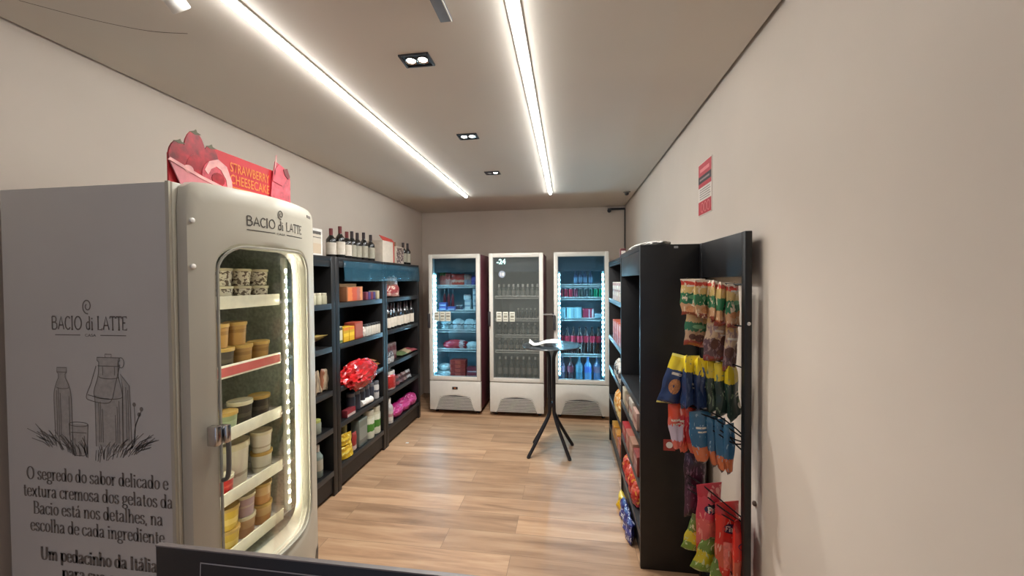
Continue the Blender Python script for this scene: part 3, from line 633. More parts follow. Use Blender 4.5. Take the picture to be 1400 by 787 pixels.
RX0, RX1 = .735, .408
GR = 'black shelving bays along the right wall'
bay('shelving_bay', 'near black shelving bay on the right with a tall empty upper compartment', RX0, RX1, 2.262, 3.085, 1.86, (.93, .735, .475), 1.69, GR, pth=.028, base_top=.20)
bay('shelving_bay', 'far black shelving bay on the right, beside the bright cola cooler', RX0+.02, RX1+.015, 3.089, 4.10, 1.85, (1.478, 1.10, .785, .48), 1.80, GR, pth=.03, base_top=.17)
# sticker on the end panel
t = thing('square_sticker', 'small square red sticker with white disc on the black end panel', 'sticker', (.565, 2.262, .695))
obj('backing', bx(.533, .597, 2.2595, 2.2618, .695, .758), mat('sticker_red', (160, 62, 54), .5), t)
obj('disc', prism(B(), ell(.565, .727, .018, .018, 20), (0, 2.2595, 0), X_, Z_, -Y_, .0008), M_paper, t)
o = obj('tape_scrap', bx(.590, .612, 2.2600, 2.2618, 1.838, 1.850), mat('tape_grey', (150, 150, 150), .4), loc=(.60, 2.2615, 1.838)); tag(o, 'scrap of pale tape near the top of the black end panel', 'tape')

# ---------------------------------------------------------------- snack rack frame on the end of the right run
rk = thing('snack_rack', 'black open rack frame beside the end panel with wire rails of hanging snacks', 'rack', (.75, 1.98, 0))
obj('post', bx(.722, .750, 1.700, 1.735, 0, 1.86, bev=.003), M_black, rk)
obj('post', bx(.722, .750, 2.222, 2.257, 0, 1.86, bev=.003), M_black, rk)
obj('header', bx(.726, .748, 1.735, 2.222, 1.672, 1.86, bev=.002), M_black, rk)
obj('base_rail', bx(.724, .748, 1.735, 2.222, .02, .10, bev=.002), M_black, rk)
obj('bolt', lathe(B(), [(0, 0), (.008, 0), (.008, .004), (0, .006)], 10, (0, 0, 0)), M_chrome, rk, world=False)
o = [c for c in rk.children if c.name.startswith('bolt')][0]; o.rotation_euler = (PI/2, 0, 0); o.location = Vector((.736, 1.70, 1.478))-WL[rk.name]
def wire(*pts, r=.0032): return obj('wire_rail', tube(B(), smooth_path(pts, 4), r, 8), M_blackm, rk)
wire((.736, 1.735, 1.640), (.700, 1.80, 1.640), (.63, 1.85, 1.652), (.545, 1.87, 1.668))
wire((.736, 1.735, 1.462), (.690, 1.80, 1.468), (.64, 1.84, 1.50), (.565, 1.88, 1.532))
wire((.736, 1.735, 1.285), (.70, 1.80, 1.292), (.60, 1.86, 1.305), (.50, 1.88, 1.318))
for dz, e in ((0, .465), (-.022, .47), (-.055, .50), (-.075, .53)):
    wire((.736, 1.735, .995+dz*.4), (.70, 1.765, 1.03+dz), (.62, 1.80, 1.075+dz), (e, 1.85, 1.095+dz))
wire((.736, 1.735, .93), (.705, 1.76, .96), (.66, 1.79, 1.03))
for dz in (0, -.028, .035): wire((.736, 1.735, .625+dz*.5), (.65, 1.79, .665+dz), (.59, 1.84, .70+dz), (.55, 1.87, .715+dz))
for k in range(4):
    s = k*.045
    wire((.735, 1.735, .325-s), (.69+.006*k, 1.78, .40-s), (.63+.012*k, 1.83, .51-s), (.585+.016*k, 1.86, .585-s))

# hanging packets
def bag_mesh(w, h, t, seed, taper=0.0, point=0.0, nx=9, nz=14, flare=0.0):
    rs = random.Random(seed); bm = B(); S = []
    ph = [rs.uniform(0, 6) for _ in range(6)]
    for side in (1, -1):
        rows = []
        for j in range(nz+1):
            v = j/nz; row = []
            ww = w*(1-taper*v)*(1+flare*v)
            if point and v > .55: ww *= 1-point*((v-.55)/.45)**1.4
            ww *= 1+.05*math.sin(v*9+ph[5])+.035*math.sin(v*17+ph[2])
            g = min(1, v/.10, (1-v)/.08); g = max(0, g)**.6 if 0 < v < 1 else 0
            if v < .07: g = .06
            for i in range(nx+1):
                u = i/nx*2-1
                f = max(0, 1-abs(u)**3)
                wr = .16*math.sin(u*5+ph[0]+v*3)+.14*math.sin(v*11+ph[1]+u*2)+.1*math.sin(u*9+v*7+ph[2])
                y = side*(t/2*f*g*(1+wr)+.0006)+.006*math.sin(v*3+ph[3])*v
                row.append(bm.verts.new((u*ww/2, y, -h*v+.004*math.sin(u*3+ph[4])*(v > .9))))
            rows.append(row)
        for a, c in zip(rows, rows[1:]):
            for i in range(nx):
                q = (a[i], a[i+1], c[i+1], c[i]); bm.faces.new(q if side == 1 else q[::-1])
        S.append(rows)
    a, c = S
    edge = lambda R_: R_[0]+[r[-1] for r in R_[1:]]+R_[-1][-2::-1]+[r[0] for r in R_[-2:0:-1]]
    ea, ec = edge(a), edge(c)
    for i in range(len(ea)):
        j = (i+1) % len(ea); bm.faces.new((ea[i], ea[j], ec[j], ec[i]))
    return bm
K_A = bands('bag_green_red', [(0, (150, 70, 52)), (.12, (196, 150, 110)), (.34, (38, 110, 70)), (.62, (206, 176, 110)), (.84, (190, 60, 44)), (.93, (206, 190, 170))], noise=.07, blotch=((226, 206, 176), 4.5, .16))
K_B = bands('bag_nuts', [(0, (150, 66, 50)), (.16, (186, 150, 116)), (.4, (50, 112, 76)), (.62, (204, 172, 118)), (.86, (170, 62, 44))], noise=.08, blotch=((196, 172, 140), 5, .14))
K_B2 = bands('bag_clear_nuts', [(0, (140, 56, 50)), (.12, (96, 66, 66)), (.5, (196, 166, 132)), (.84, (206, 166, 108))], noise=.1, blotch=((150, 120, 116), 6, .3))
K_C = bands('bag_navy_yellow', [(0, (36, 52, 86)), (.05, (36, 54, 92)), (.68, (226, 200, 40))], noise=.03, blotch=((70, 86, 118), 4, .12))
K_C2 = bands('bag_green_yellow', [(0, (40, 66, 46)), (.06, (34, 54, 46)), (.68, (206, 180, 40))], noise=.03, blotch=((110, 130, 100), 5, .12))
K_C0 = bands('bag_navy_biscuit', [(0, (220, 210, 120)), (.04, (38, 56, 96)), (.7, (226, 200, 40)), (.95, (236, 226, 120))], noise=.02)
K_R = bands('bag_red_orange', [(0, (206, 92, 66)), (.25, (196, 44, 48)), (.55, (186, 30, 44)), (.8, (206, 70, 50))], noise=.06, blotch=((216, 150, 140), 4, .12))
K_RW = bands('bag_red_white', [(0, (206, 96, 84)), (.22, (196, 180, 196)), (.55, (206, 96, 80)), (.72, (206, 74, 46))], noise=.1)
K_BL = bands('bag_blue_orange', [(0, (70, 60, 66)), (.06, (200, 108, 66)), (.34, (48, 100, 134)), (.9, (60, 110, 140))], noise=.05, blotch=((140, 170, 190), 5, .08))
K_PU = bands('bag_dark_purple', [(0, (70, 34, 58)), (.5, (48, 26, 44))], noise=.08, blotch=((120, 90, 110), 7, .14))
K_PK = bands('bag_pink_red', [(0, (206, 64, 60)), (.2, (210, 96, 92)), (.55, (206, 66, 84)), (.85, (190, 46, 62))], noise=.06, blotch=((226, 150, 140), 3.5, .10))
K_RE = bands('bag_bright_red', [(0, (206, 50, 40)), (.2, (200, 92, 66)), (.5, (206, 44, 34)), (.86, (176, 36, 34))], noise=.06, blotch=((226, 170, 150), 3.5, .09))
K_GR = bands('bag_lime_yellow', [(0, (120, 150, 60)), (.25, (206, 190, 40)), (.55, (104, 136, 52)), (.85, (90, 120, 60))], noise=.09, blotch=((200, 210, 160), 5, .12))
from mathutils.bvhtree import BVHTree
def decal(bag, nm, m, shapes=(), text=None):
    """print lying on the front of a packet: outlines or words pressed onto its bulged surface"""
    bv = BVHTree.FromPolygons([v.co.copy() for v in bag.data.vertices], [p.vertices[:] for p in bag.data.polygons])
    bm = B()
    for q in shapes:
        c = bm.verts.new((sum(p[0] for p in q)/len(q), 0, sum(p[1] for p in q)/len(q))); vs = [bm.verts.new((p[0], 0, p[1])) for p in q]
        md_ = [bm.verts.new((c.co+v.co)/2) for v in vs]
        for i in range(len(vs)):
            j = (i+1) % len(vs); bm.faces.new((vs[i], vs[j], md_[j], md_[i])); bm.faces.new((md_[i], md_[j], c))
    if text:
        s_, size, cx, cz, wd = text; x = 0; st = []
        for ch in s_:
            g, adv = SERIF[ch]; st += [[(x+p[0], p[1]) for p in q] for q in g]; x += adv
        k = wd/x
        for q in st: ribbon(bm, [(cx+p[0]*k-wd/2, cz+p[1]*size) for p in q], size*.16, (0, 0, 0), X_, Z_, -Y_)
    for v in bm.verts:
        h = bv.ray_cast(Vector((v.co.x, -1, v.co.z)), Vector((0, 1, 0)))
        v.co.y = (h[0].y if h[0] else 0)-(.0022 if text else .0012)
    return obj(nm, bm, m, bag, world=False)
def rct(x0, x1, z0, z1): return [(x0+(x1-x0)*k/6, z0) for k in range(7)]+[(x1-(x1-x0)*k/6, z1) for k in range(7)]
SERIF['F'] = ([[(.12, 0), (.12, .68)], [(.02, .68), (.46, .68), (.46, .56)], [(.12, .36), (.36, .36)], [(.03, 0), (.22, 0)]], .50)
P_pale = mat('print_pale', (214, 206, 190), .5); P_bis = mat('print_biscuit', (190, 128, 80), .5, var=.3, scale=160); P_nav = mat('print_navy', (40, 36, 70), .5); P_rose = mat('print_rose', (216, 120, 104), .5, var=.2, scale=60); P_grn = mat('print_green', (120, 176, 130), .5); P_brn = mat('print_brown', (96, 60, 48), .5, var=.3, scale=120)
def hang(nm, mt, u_x, u_y, z, w, h, t, yaw, label, group, tilt=0.0, seed=0, lean=0.0, **kw):
    o = obj(nm, bag_mesh(w, h, t, seed, **kw), mt); o.location = (u_x, u_y, z); o.rotation_euler = (lean, tilt, yaw)
    return tag(o, label, 'snack bag', group)
RD = math.radians
GA = 'snack bags hanging on the wire rack'
def art(o, kind):
    if kind == 'A':
        decal(o, 'pale_mark', P_grn, [ell(0, -.082, .026, .010, 14)]); decal(o, 'picture', P_bis, [ell(-.018, -.135, .018, .015, 12), ell(.020, -.130, .018, .014, 12)]); decal(o, 'header_print', P_pale, [rct(-.03, .03, -.036, -.028)])
    elif kind == 'B': decal(o, 'pale_mark', P_grn, [ell(0, -.088, .032, .010, 14)]); decal(o, 'picture', P_brn, [ell(.01, -.14, .024, .018, 12), ell(-.025, -.135, .016, .014, 12)])
    elif kind == 'B2': decal(o, 'window_print', P_brn, [ell(-.02, -.12, .018, .024, 12), ell(.022, -.10, .016, .022, 12), ell(.01, -.155, .018, .014, 12)]); decal(o, 'white_print', P_pale, [rct(-.03, .012, -.066, -.056), rct(.0, .03, -.082, -.074)])
    elif kind == 'C0': decal(o, 'biscuit_picture', P_bis, [ell(.0, -.145, .026, .036, 16)]); decal(o, 'white_print', P_pale, [rct(-.028, .024, -.094, -.082)])
    elif kind == 'C': decal(o, 'white_print', P_pale, [rct(-.02, .018, -.130, -.122), rct(-.012, .020, -.145, -.139), ell(.010, -.185, .010, .014, 10)])
    elif kind == 'D': decal(o, 'white_print', P_pale, [rct(-.030, .024, -.075, -.066), rct(-.024, .030, -.092, -.085)])
    elif kind == 'E':
        decal(o, 'pale_panel', P_rose, [[(p[0], p[1]) for p in rct(-.032, .030, -.285, -.165)]]); decal(o, 'dark_oval', P_nav, [ell(0, -.105, .036, .022, 18)]); decal(o, 'word', P_pale, (), ('Fini', .032, 0, -.116, .05))
    return o
rowA = [(.564, 1.850, 1.665, .105, .165, 10), (.595, 1.852, 1.660, .105, .168, 22), (.621, 1.853, 1.660, .10, .172, 52), (.638, 1.848, 1.658, .10, .178, 58), (.655, 1.842, 1.655, .10, .182, 60), (.668, 1.828, 1.650, .10, .186, 48), (.686, 1.815, 1.648, .10, .190, 20), (.709, 1.800, 1.642, .08, .192, 12)]
for i, (x, y, z, w, h, a) in enumerate(rowA):
    art(hang('snack_bag', K_A, x, y-.012*(i % 2), z, w, h, .04, RD(a+(26 if i % 2 else -8)), f'green and cream snack bag, {ORD[i]} from the left in the rack top row', GA, seed=i), 'A')
art(hang('snack_bag', K_B, .598, 1.875, 1.532, .112, .178, .03, RD(12), 'green banded nut bag hanging alone, left in the rack second row', GA, tilt=RD(6), seed=11), 'B')
art(hang('snack_bag', K_B2, .672, 1.825, 1.492, .118, .195, .035, RD(16), 'clear fronted nut bag, middle of the rack second row', GA, tilt=RD(8), seed=12), 'B2')
art(hang('snack_bag', K_B2, .712, 1.800, 1.462, .07, .20, .035, RD(30), 'brown nut bag partly behind the rack post, second row', GA, tilt=RD(4), seed=13), 'B2')
rowC = [(.512, 1.842, 1.318, .085, .235, 20, K_C0), (.538, 1.85, 1.316, .085, .232, 52, K_C), (.563, 1.848, 1.314, .085, .235, 48, K_C), (.588, 1.845, 1.310, .085, .235, 50, K_C), (.614, 1.84, 1.306, .085, .238, 46, K_C), (.640, 1.83, 1.302, .085, .232, 30, K_C2), (.675, 1.815, 1.296, .085, .242, 40, K_C2), (.706, 1.795, 1.290, .085, .245, 36, K_C2)]
for i, (x, y, z, w, h, a, m) in enumerate(rowC):
    art(hang('crisp_bag', m, x, y, z, w, h, .042, RD(a+(18 if i % 2 else -14)), f'yellow topped {"green" if m is K_C2 else "navy"} crisp bag, {ORD[i]} from the left in the rack third row', GA, seed=20+i, tilt=RD((14, 9, 5, 2, 0, -3, -5, -7)[i]), flare=.25), 'C0' if m is K_C0 else 'C')
rowD = [(.487, 1.835, 1.095, .075, .205, 12, K_RW, 'red and white pointed sweet bag, leftmost in the rack fourth row', .5), (.520, 1.845, 1.09, .075, .225, 30, K_R, 'red pointed sweet bag, second in the rack fourth row', .6), (.553, 1.84, 1.085, .075, .215, 35, K_R, 'red pointed sweet bag, third in the rack fourth row', .6),
        (.586, 1.818, 1.072, .105, .235, 14, K_BL, 'wide blue and orange sweet bag, middle of the rack fourth row', .6), (.635, 1.81, 1.052, .06, .225, 25, K_BL, 'narrow blue carrot shaped sweet bag, third from right in the rack fourth row', .85), (.663, 1.80, 1.045, .06, .235, 30, K_BL, 'narrow blue carrot shaped sweet bag, second from right in the rack fourth row', .85), (.694, 1.785, 1.03, .062, .225, 30, K_BL, 'narrow blue carrot shaped sweet bag, rightmost in the rack fourth row', .8)]
for i, (x, y, z, w, h, a, m, lab, pt) in enumerate(rowD):
    bg_ = hang('sweet_bag', m, x, y, z, w, h, .034, RD(a), lab, GA, seed=40+i, point=pt, tilt=RD(-2))
    if w > .07: art(bg_, 'D')
hang('sweet_bag', K_PU, .590, 1.90, .845, .10, .30, .035, RD(10), 'dark purple sweet bag behind the pink bags low on the rack', GA, seed=50)
art(hang('sweet_bag', K_PK, .632, 1.838, .735, .125, .33, .045, RD(18), 'pink sweet bag, left of the large bags low on the rack', GA, seed=51), 'E')
art(hang('sweet_bag', K_RE, .695, 1.805, .675, .115, .34, .05, RD(16), 'large bright red sweet bag, middle of the low rack row', GA, seed=52), 'E')
art(hang('sweet_bag', K_RE, .728, 1.755, .635, .085, .34, .04, RD(40), 'large bright red sweet bag against the rack post, low row', GA, seed=53), 'E')
hang('sweet_bag', K_GR, .618, 1.87, .560, .115, .16, .03, RD(15), 'lime green and yellow sweet bag, left of the rack bottom row', GA, seed=54, tilt=RD(22))
hang('sweet_bag', K_GR, .655, 1.835, .500, .115, .17, .03, RD(18), 'lime green and yellow sweet bag, middle of the rack bottom row', GA, seed=55, tilt=RD(24))
hang('sweet_bag', K_GR, .690, 1.805, .425, .115, .19, .03, RD(20), 'lime green and yellow sweet bag, right of the rack bottom row', GA, seed=56, tilt=RD(20))

# ---------------------------------------------------------------- glass door coolers
FY, FD = 4.617, .70
M_rail = mat('cooler_shelf_white', (226, 232, 232), .35); M_in = mat('blue_lit_cooler_liner', (176, 206, 220), .5, var=.04); M_ind = mat('dim_cooler_liner', (150, 154, 148), .5)  # liner colours carry the blue LED light and the unlit cooler's dimness
def cooler(name, label, x0, x1, shelves, lit, leds, body, handle_z, sides, badge=False):
    t = thing(name, label, 'refrigerator', ((x0+x1)/2, FY+FD/2, 0), 0, 'glass door coolers on the back wall')
    y0, y1 = FY+.055, FY+FD; w = .045
    b = B(); box(b, x0, x0+w, y0, y1, .06, 1.995, bev=.004); box(b, x1-w, x1, y0, y1, .06, 1.995, bev=.004); box(b, x0+w, x1-w, y0, y1, 1.95, 1.995); box(b, x0+w, x1-w, y1-.05, y1, .06, 1.95); box(b, x0+w, x1-w, y0, y1-.05, .06, .43)
    obj('cabinet', b, body, t)
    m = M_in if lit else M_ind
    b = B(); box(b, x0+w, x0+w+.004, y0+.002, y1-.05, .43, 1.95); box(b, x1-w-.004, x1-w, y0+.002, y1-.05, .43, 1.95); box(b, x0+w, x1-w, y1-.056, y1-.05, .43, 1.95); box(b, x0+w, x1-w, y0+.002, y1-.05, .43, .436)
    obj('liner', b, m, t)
    obj('header_panel', bx(x0+w+.004, x1-w-.004, y0+.03, y0+.05, 1.775, 1.95), mat('cooler_header_dark', (58, 70, 78), .35), t)
    # door
    d0, d1, dz0, dz1 = FY, FY+.05, .425, 2.0
    b = B(); sx, sz = .048, .05
    box(b, x0, x0+sx, d0, d1, dz0, dz1, bev=.006); box(b, x1-sx, x1, d0, d1, dz0, dz1, bev=.006); box(b, x0+sx-.004, x1-sx+.004, d0+.001, d1, dz1-sz, dz1, bev=.004); box(b, x0+sx-.004, x1-sx+.004, d0+.001, d1, dz0, dz0+sz, bev=.004)
    dr = obj('door_frame', b, M_white, t)
    obj('door_glass', bx(x0+sx-.003, x1-sx+.003, d0+.012, d0+.016, dz0+sz-.003, dz1-sz+.003), M_gblue if lit else film('hazed_door_glass', (112, 118, 114), .26), dr)  # unlit door: grey film paints the reflected haze into the glass
    b = B(); g = .006
    for a in ((x0+sx, x0+sx+g, dz0+sz, dz1-sz), (x1-sx-g, x1-sx, dz0+sz, dz1-sz)): box(b, a[0], a[1], d0+.006, d0+.014, a[2], a[3])
    for a in ((dz0+sz, dz0+sz+g), (dz1-sz-g, dz1-sz)): box(b, x0+sx, x1-sx, d0+.006, d0+.014, a[0], a[1])
    obj('gasket', b, mat('cooler_gasket', (120, 124, 124), .5), dr)
    b = B(); box(b, x0-.010, x0+.020, d0-.028, d0+.004, handle_z-.09, handle_z+.09, bev=.008); obj('handle', b, mat('cooler_handle', (58, 54, 56), .45), dr)
    # kick panel with arched grille
    kp = obj('kick_panel', bx(x0, x1, FY+.004, FY+.06, .05, .415, bev=.006), M_white, t)
    xc, hw = (x0+x1)/2, (x1-x0)/2
    out = [(xc-hw*.80, .052), (xc-hw*.72, .12), (xc-hw*.63, .20), (xc-hw*.52, .235), (xc-hw*.2, .250), (xc, .254), (xc+hw*.2, .250), (xc+hw*.52, .235), (xc+hw*.63, .20), (xc+hw*.72, .12), (xc+hw*.80, .052)]
    b = B(); ribbon(b, out, .010, (0, FY+.004, 0), X_, Z_, -Y_, .003); obj('grille_arch', b, M_white, kp)
    inn = [(xc+(p[0]-xc)*.94, .052+(p[1]-.052)*.93) for p in out]
    obj('grille_shade_plate', prism(B(), inn, (0, FY+.0035, 0), X_, Z_, -Y_, .0012), mat('grille_shadow', (92, 90, 88), .6), kp)  # flat dark plate paints the shade between the slats
    b = B()
    for k in range(9):
        z = .062+k*.0185; f = 1-max(0, (z-.052)/.2)**1.6*.24-.06
        box(b, xc-hw*.77*f, xc+hw*.77*f, FY-.004, FY+.004, z, z+.0095)
    obj('grille_slats', b, mat('grille_slat', (198, 194, 186), .4), kp)
    if badge:
        bd = obj('badge', bx(xc-.035, xc+.035, FY-.001, FY+.005, .315, .345, bev=.003), M_dark, kp)
        obj('badge_mark', bx(xc-.012, xc+.012, FY-.002, FY-.0005, .322, .338), mat('badge_amber', (190, 110, 60), .5), bd)
    for fx in (x0+.06, x1-.06):
        for fy in (FY+.1, FY+FD-.08): obj('foot', lathe(B(), [(.02, 0), (.02, .02), (.012, .03), (.012, .062)], 10, (fx, fy, 0)), M_dark, t)
    for z in shelves:
        b = B(); box(b, x0+w+.006, x1-w-.006, y0+.065, y0+.075, z-.024, z-.016); box(b, x0+w+.006, x1-w-.006, y0+.065, y0+.075, z+.004, z+.014)
        for k in range(8): xx = x0+w+.01+k*((x1-x0-2*w-.024)/7); box(b, xx, xx+.005, y0+.068, y1-.07, z-.006, z); 
        box(b, x0+w+.006, x0+w+.012, y0+.065, y0+.075, z-.024, z+.014); box(b, x1-w-.012, x1-w-.006, y0+.065, y0+.075, z-.024, z+.014)
        for k in range(5): yy = y0+.1+k*.11; box(b, x0+w+.006, x1-w-.006, yy, yy+.005, z-.010, z-.005)
        s = obj('wire_shelf', b, M_rail if lit else mat('dim_shelf_grey', (226, 226, 216), .4), t)
    for sd in sides:
        xx = x0+w+.020 if sd < 0 else x1-w-.020
        lb = obj('led_bar', bx(xx-.012, xx+.012, y0+.012, y0+.028, .50, 1.77, bev=.003), mat('cooler_led_bar', (190, 225, 230), .4), t)
        b = B()
        for k in range(22): box(b, xx-.007, xx+.007, y0+.006, y0+.013, .525+k*.057, .541+k*.057, bev=.002)
        obj('led_dots', b, emit('cooler_led', (184, 232, 255), FRIDGE_LED*9), lb)
    return t
c1 = cooler('glass_door_cooler', 'left glass door cooler with maroon side, chilled food and blue lighting', -1.729, -1.071, (1.603, 1.290, 1.035, .790), True, 1, M_maroon, 1.17, (-1,), badge=True)
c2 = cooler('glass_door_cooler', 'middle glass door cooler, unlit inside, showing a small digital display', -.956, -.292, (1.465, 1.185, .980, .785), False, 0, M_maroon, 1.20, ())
c3 = cooler('glass_door_cooler', 'right glass door cooler of drinks, bright blue lights on both sides', -.165, .479, (1.605, 1.448, 1.195, .755), True, 1, M_white, 1.16, (-1, 1))
M_lcd = emit('display_digits', (190, 245, 240), 1.6)
lettering('display_digits', '-24', .085, M_lcd, c2, (-.805, FY+.010, 1.870), X_, Z_, -Y_, bold=.002)
st = obj('age_sticker', prism(B(), ell(-.795, 1.745, .042, .042, 24), (0, FY+.011, 0), X_, Z_, -Y_, .0008), mat('sticker_pale_blue', (150, 160, 176), .5), c2)
lettering('age_number', '18', .055, M_paper, st, (-.795, FY+.0095, 1.726), X_, Z_, -Y_, bold=.002)
M_card = mat('card_cream', (226, 226, 212), .6); M_card2 = mat('card_print', (150, 148, 130), .6)
for c, xs, lab in ((c1, (-1.63, -1.555, -1.482), 'left'), (c2, (-.835, -.755, -.672), 'middle')):
    for xx in xs:
        k = obj('price_card', bx(xx-.033, xx+.033, FY+.0085, FY+.0115, 1.165, 1.285, bev=.004), M_card, c)
        b = B(); box(b, xx-.022, xx+.022, FY+.0075, FY+.009, 1.255, 1.268); box(b, xx-.022, xx+.022, FY+.0075, FY+.009, 1.215, 1.24); box(b, xx-.022, xx+.022, FY+.0075, FY+.009, 1.185, 1.195)
        obj('card_print', b, M_card2, k)
# grey bar between the middle and right coolers
t = thing('lock_bar', 'grey bar fixed between the middle and right coolers', 'bar', (-.23, 4.66, 1.25))
obj('rod', tube(B(), [(-.291, 4.655, 1.25), (-.166, 4.655, 1.25)], .012, 10), mat('bar_grey', (126, 120, 116), .4), t)
obj('bracket', bx(-.185, -.166, 4.645, 4.672, 1.225, 1.275, bev=.003), M_dark, t)

# ---------------------------------------------------------------- goods: builders
def bottle_set(name, label, cat, h, r, m_glass, m_label, m_cap, lz=(.22, .55), neck=.32, shoulder=.62, group=None, n=16, caph=.22):
    t = thing(name, label, cat, (0, 0, 0), 0, group)
    zs = h*shoulder
    obj('glass', lathe(B(), [(0, .002), (r*.9, 0), (r, h*.02), (r, zs), (r*.92, zs+h*.04), (r*.55, zs+h*.12), (r*neck, zs+h*.18), (r*neck, h*.97), (r*neck*.9, h*.975), (0, h*.975)], n), m_glass, t, world=False)
    if m_label: obj('label', lathe(B(), [(r*1.012, h*lz[0]), (r*1.015, h*lz[0]+.001), (r*1.015, h*lz[1]), (r*1.0, h*lz[1])], n), m_label, t, world=False)
    if m_cap: obj('cap', lathe(B(), [(r*neck*1.02, h*(1-caph)), (r*neck*1.12, h*(1-caph)+.001), (r*neck*1.12, h*.995), (r*neck*.9, h), (0, h)], n), m_cap, t, world=False)
    return t
def carton(name, label, cat, dx, dy, dz, m, group=None, m_face=None, face='x+', inset=.12, loc=(0, 0, 0), rot=0, flap=None):
    t = thing(name, label, cat, loc, rot, group)
    obj('body', bx(-dx/2, dx/2, -dy/2, dy/2, 0, dz, bev=.003), m, t, world=False)
    if m_face:
        s = 1 if face[1] == '+' else -1
        if face[0] == 'x': b = bx(s*dx/2-.0006, s*dx/2+.0012, -dy/2+dy*inset, dy/2-dy*inset, dz*inset, dz*(1-inset))
        else: b = bx(-dx/2+dx*inset, dx/2-dx*inset, s*dy/2-.0006, s*dy/2+.0012, dz*inset, dz*(1-inset))
        obj('printed_face', b, m_face, t, world=False)
    return t
def jar(name, label, cat, r, h, m, m_lid, group=None, loc=(0, 0, 0)):
    t = thing(name, label, cat, loc, 0, group)
    obj('body', lathe(B(), [(0, 0), (r*.95, 0), (r, h*.04), (r, h*.74), (r*.86, h*.82), (r*.86, h*.84), (0, h*.84)], 16), m, t, world=False)
    obj('lid', lathe(B(), [(r*.9, h*.82), (r*.92, h*.83), (r*.92, h*.99), (r*.88, h), (0, h)], 16), m_lid, t, world=False)
    return t
def pouch(name, label, cat, w, h, tk, m, loc, rz=0, tilt=(0, 0), group=None, seed=0, stand=True, **kw):
    bm = bag_mesh(w, h, tk, seed, **kw); bmesh.ops.translate(bm, verts=bm.verts[:], vec=(0, 0, h))
    o = obj(name, bm, m); o.location = loc; o.rotation_euler = (tilt[0], tilt[1], rz); return tag(o, label, cat, group)
def crumple(nm, label, cat, sx, sy_, sz, m, loc, seed, group=None, amp=.25, lip=None, folds=.25):
    """soft crumpled bag: a noise-folded closed sack with a flat underside"""
    from mathutils import noise
    bm = B(); bmesh.ops.create_icosphere(bm, subdivisions=5 if folds > .4 else 4, radius=1)
    for v in bm.verts:
        d = v.co.normalized(); q = d*2.2+Vector((seed*3.1, seed*1.7, 0))
        k = 1+amp*(1-2*abs(noise.noise(q*1.6)))+amp*folds*1.6*(1-2.5*abs(noise.noise(q*3.7)))+amp*folds*.6*(1-2.5*abs(noise.noise(q*8)))
        p = d*k; v.co = Vector((p.x*sx, p.y*sy_, (p.z if lip and p.x*sx+loc[0] > lip else max(-.82 if not lip else -.25, p.z))*sz+(.82 if not lip else .25)*sz))
    o = obj(nm, bm, m, sm=True); o.location = loc; return tag(o, label, cat, group)

# wine bottles on top of the left shelving
M_wine = mat('dark_wine_glass', (26, 24, 22), .12, coat=.6); M_wlab = mat('wine_label_white', (208, 198, 182), .6); M_wlab2 = mat('wine_label_grey', (164, 158, 140), .6)
M_capr = mat('red_foil', (112, 38, 40), .4); M_capd = mat('dark_foil', (48, 34, 36), .4)
GW = 'wine bottles on top of the left shelving'
wr1 = bottle_set('wine_bottle', '', 'wine bottle', .30, .040, M_wine, M_wlab, M_capr, (.12, .52), .34, .60, GW, caph=.24)
wr2 = bottle_set('wine_bottle', '', 'wine bottle', .30, .038, M_wine, M_wlab2, M_capd, (.12, .52), .34, .60, GW, caph=.24)
tops = [(wr1, -1.93, 2.925, .245, 'red capped wine bottle, leftmost of the row on the left shelving top'), (wr1, -1.90, 3.005, .272, 'tallest red capped wine bottle, second on the left shelving top'), (wr1, -1.90, 3.105, .240, 'red capped wine bottle, third from the left on the left shelving top'),
        (wr2, -1.93, 3.235, .26, 'dark capped wine bottle, fourth from the left on the left shelving top'), (wr2, -1.93, 3.325, .258, 'dark capped wine bottle, fifth from the left on the left shelving top'), (wr2, -1.92, 3.42, .272, 'dark capped wine bottle, sixth from the left on the left shelving top'), (wr2, -1.92, 3.55, .265, 'dark capped wine bottle just left of the red flapped carton'),
        (wr2, -1.92, 4.305, .262, 'left wine bottle of the far pair past the carton'), (wr2, -1.92, 4.43, .266, 'right wine bottle of the far pair past the carton')]
for i, (src, x, y, h, lab) in enumerate(tops):
    first = src not in [q[0] for q in tops[:i]]
    o = src if first else dup(src, (0, 0, 0))
    o.location = (x, y, 1.86); o.rotation_euler = (0, 0, .4*i); o['label'] = lab; o.scale = (1, 1, h/.30)
t = carton('open_carton', 'open white carton with red flaps among bottles on the left shelving', 'box', .17, .26, .225, mat('carton_white', (204, 192, 176), .7), loc=(-1.94, 3.80, 1.86))
b = B(); prism(b, [(-.13, .225), (.13, .225), (.07, .252), (-.21, .270)], (.085, 0, 0), Y_, Z_, X_, .003); obj('flap', b, mat('carton_red', (188, 66, 54), .6), t, world=False)
obj('stripe', bx(.0852, .0865, .105, .13, 0, .225), mat('carton_red', (188, 66, 54), .6), t, world=False)
t = carton('dark_printed_carton', 'dark patterned carton right of the red flapped carton, holding small bottles', 'box', .15, .20, .19, mat('carton_cream', (200, 186, 168), .7), None, bands('carton_pattern', [(0, (84, 64, 66)), (.5, (70, 48, 50)), (.8, (90, 66, 62))], blotch=((200, 186, 172), 5, .28), axis='Z'), 'x+', .06, loc=(-1.93, 4.075, 1.86))
for q in (-.05, .03): obj('bottle_neck', lathe(B(), [(.014, .15), (.014, .245), (.012, .25), (0, .25)], 10, (0, q, 0)), mat('neck_tan', (128, 96, 70), .5), t, world=False)
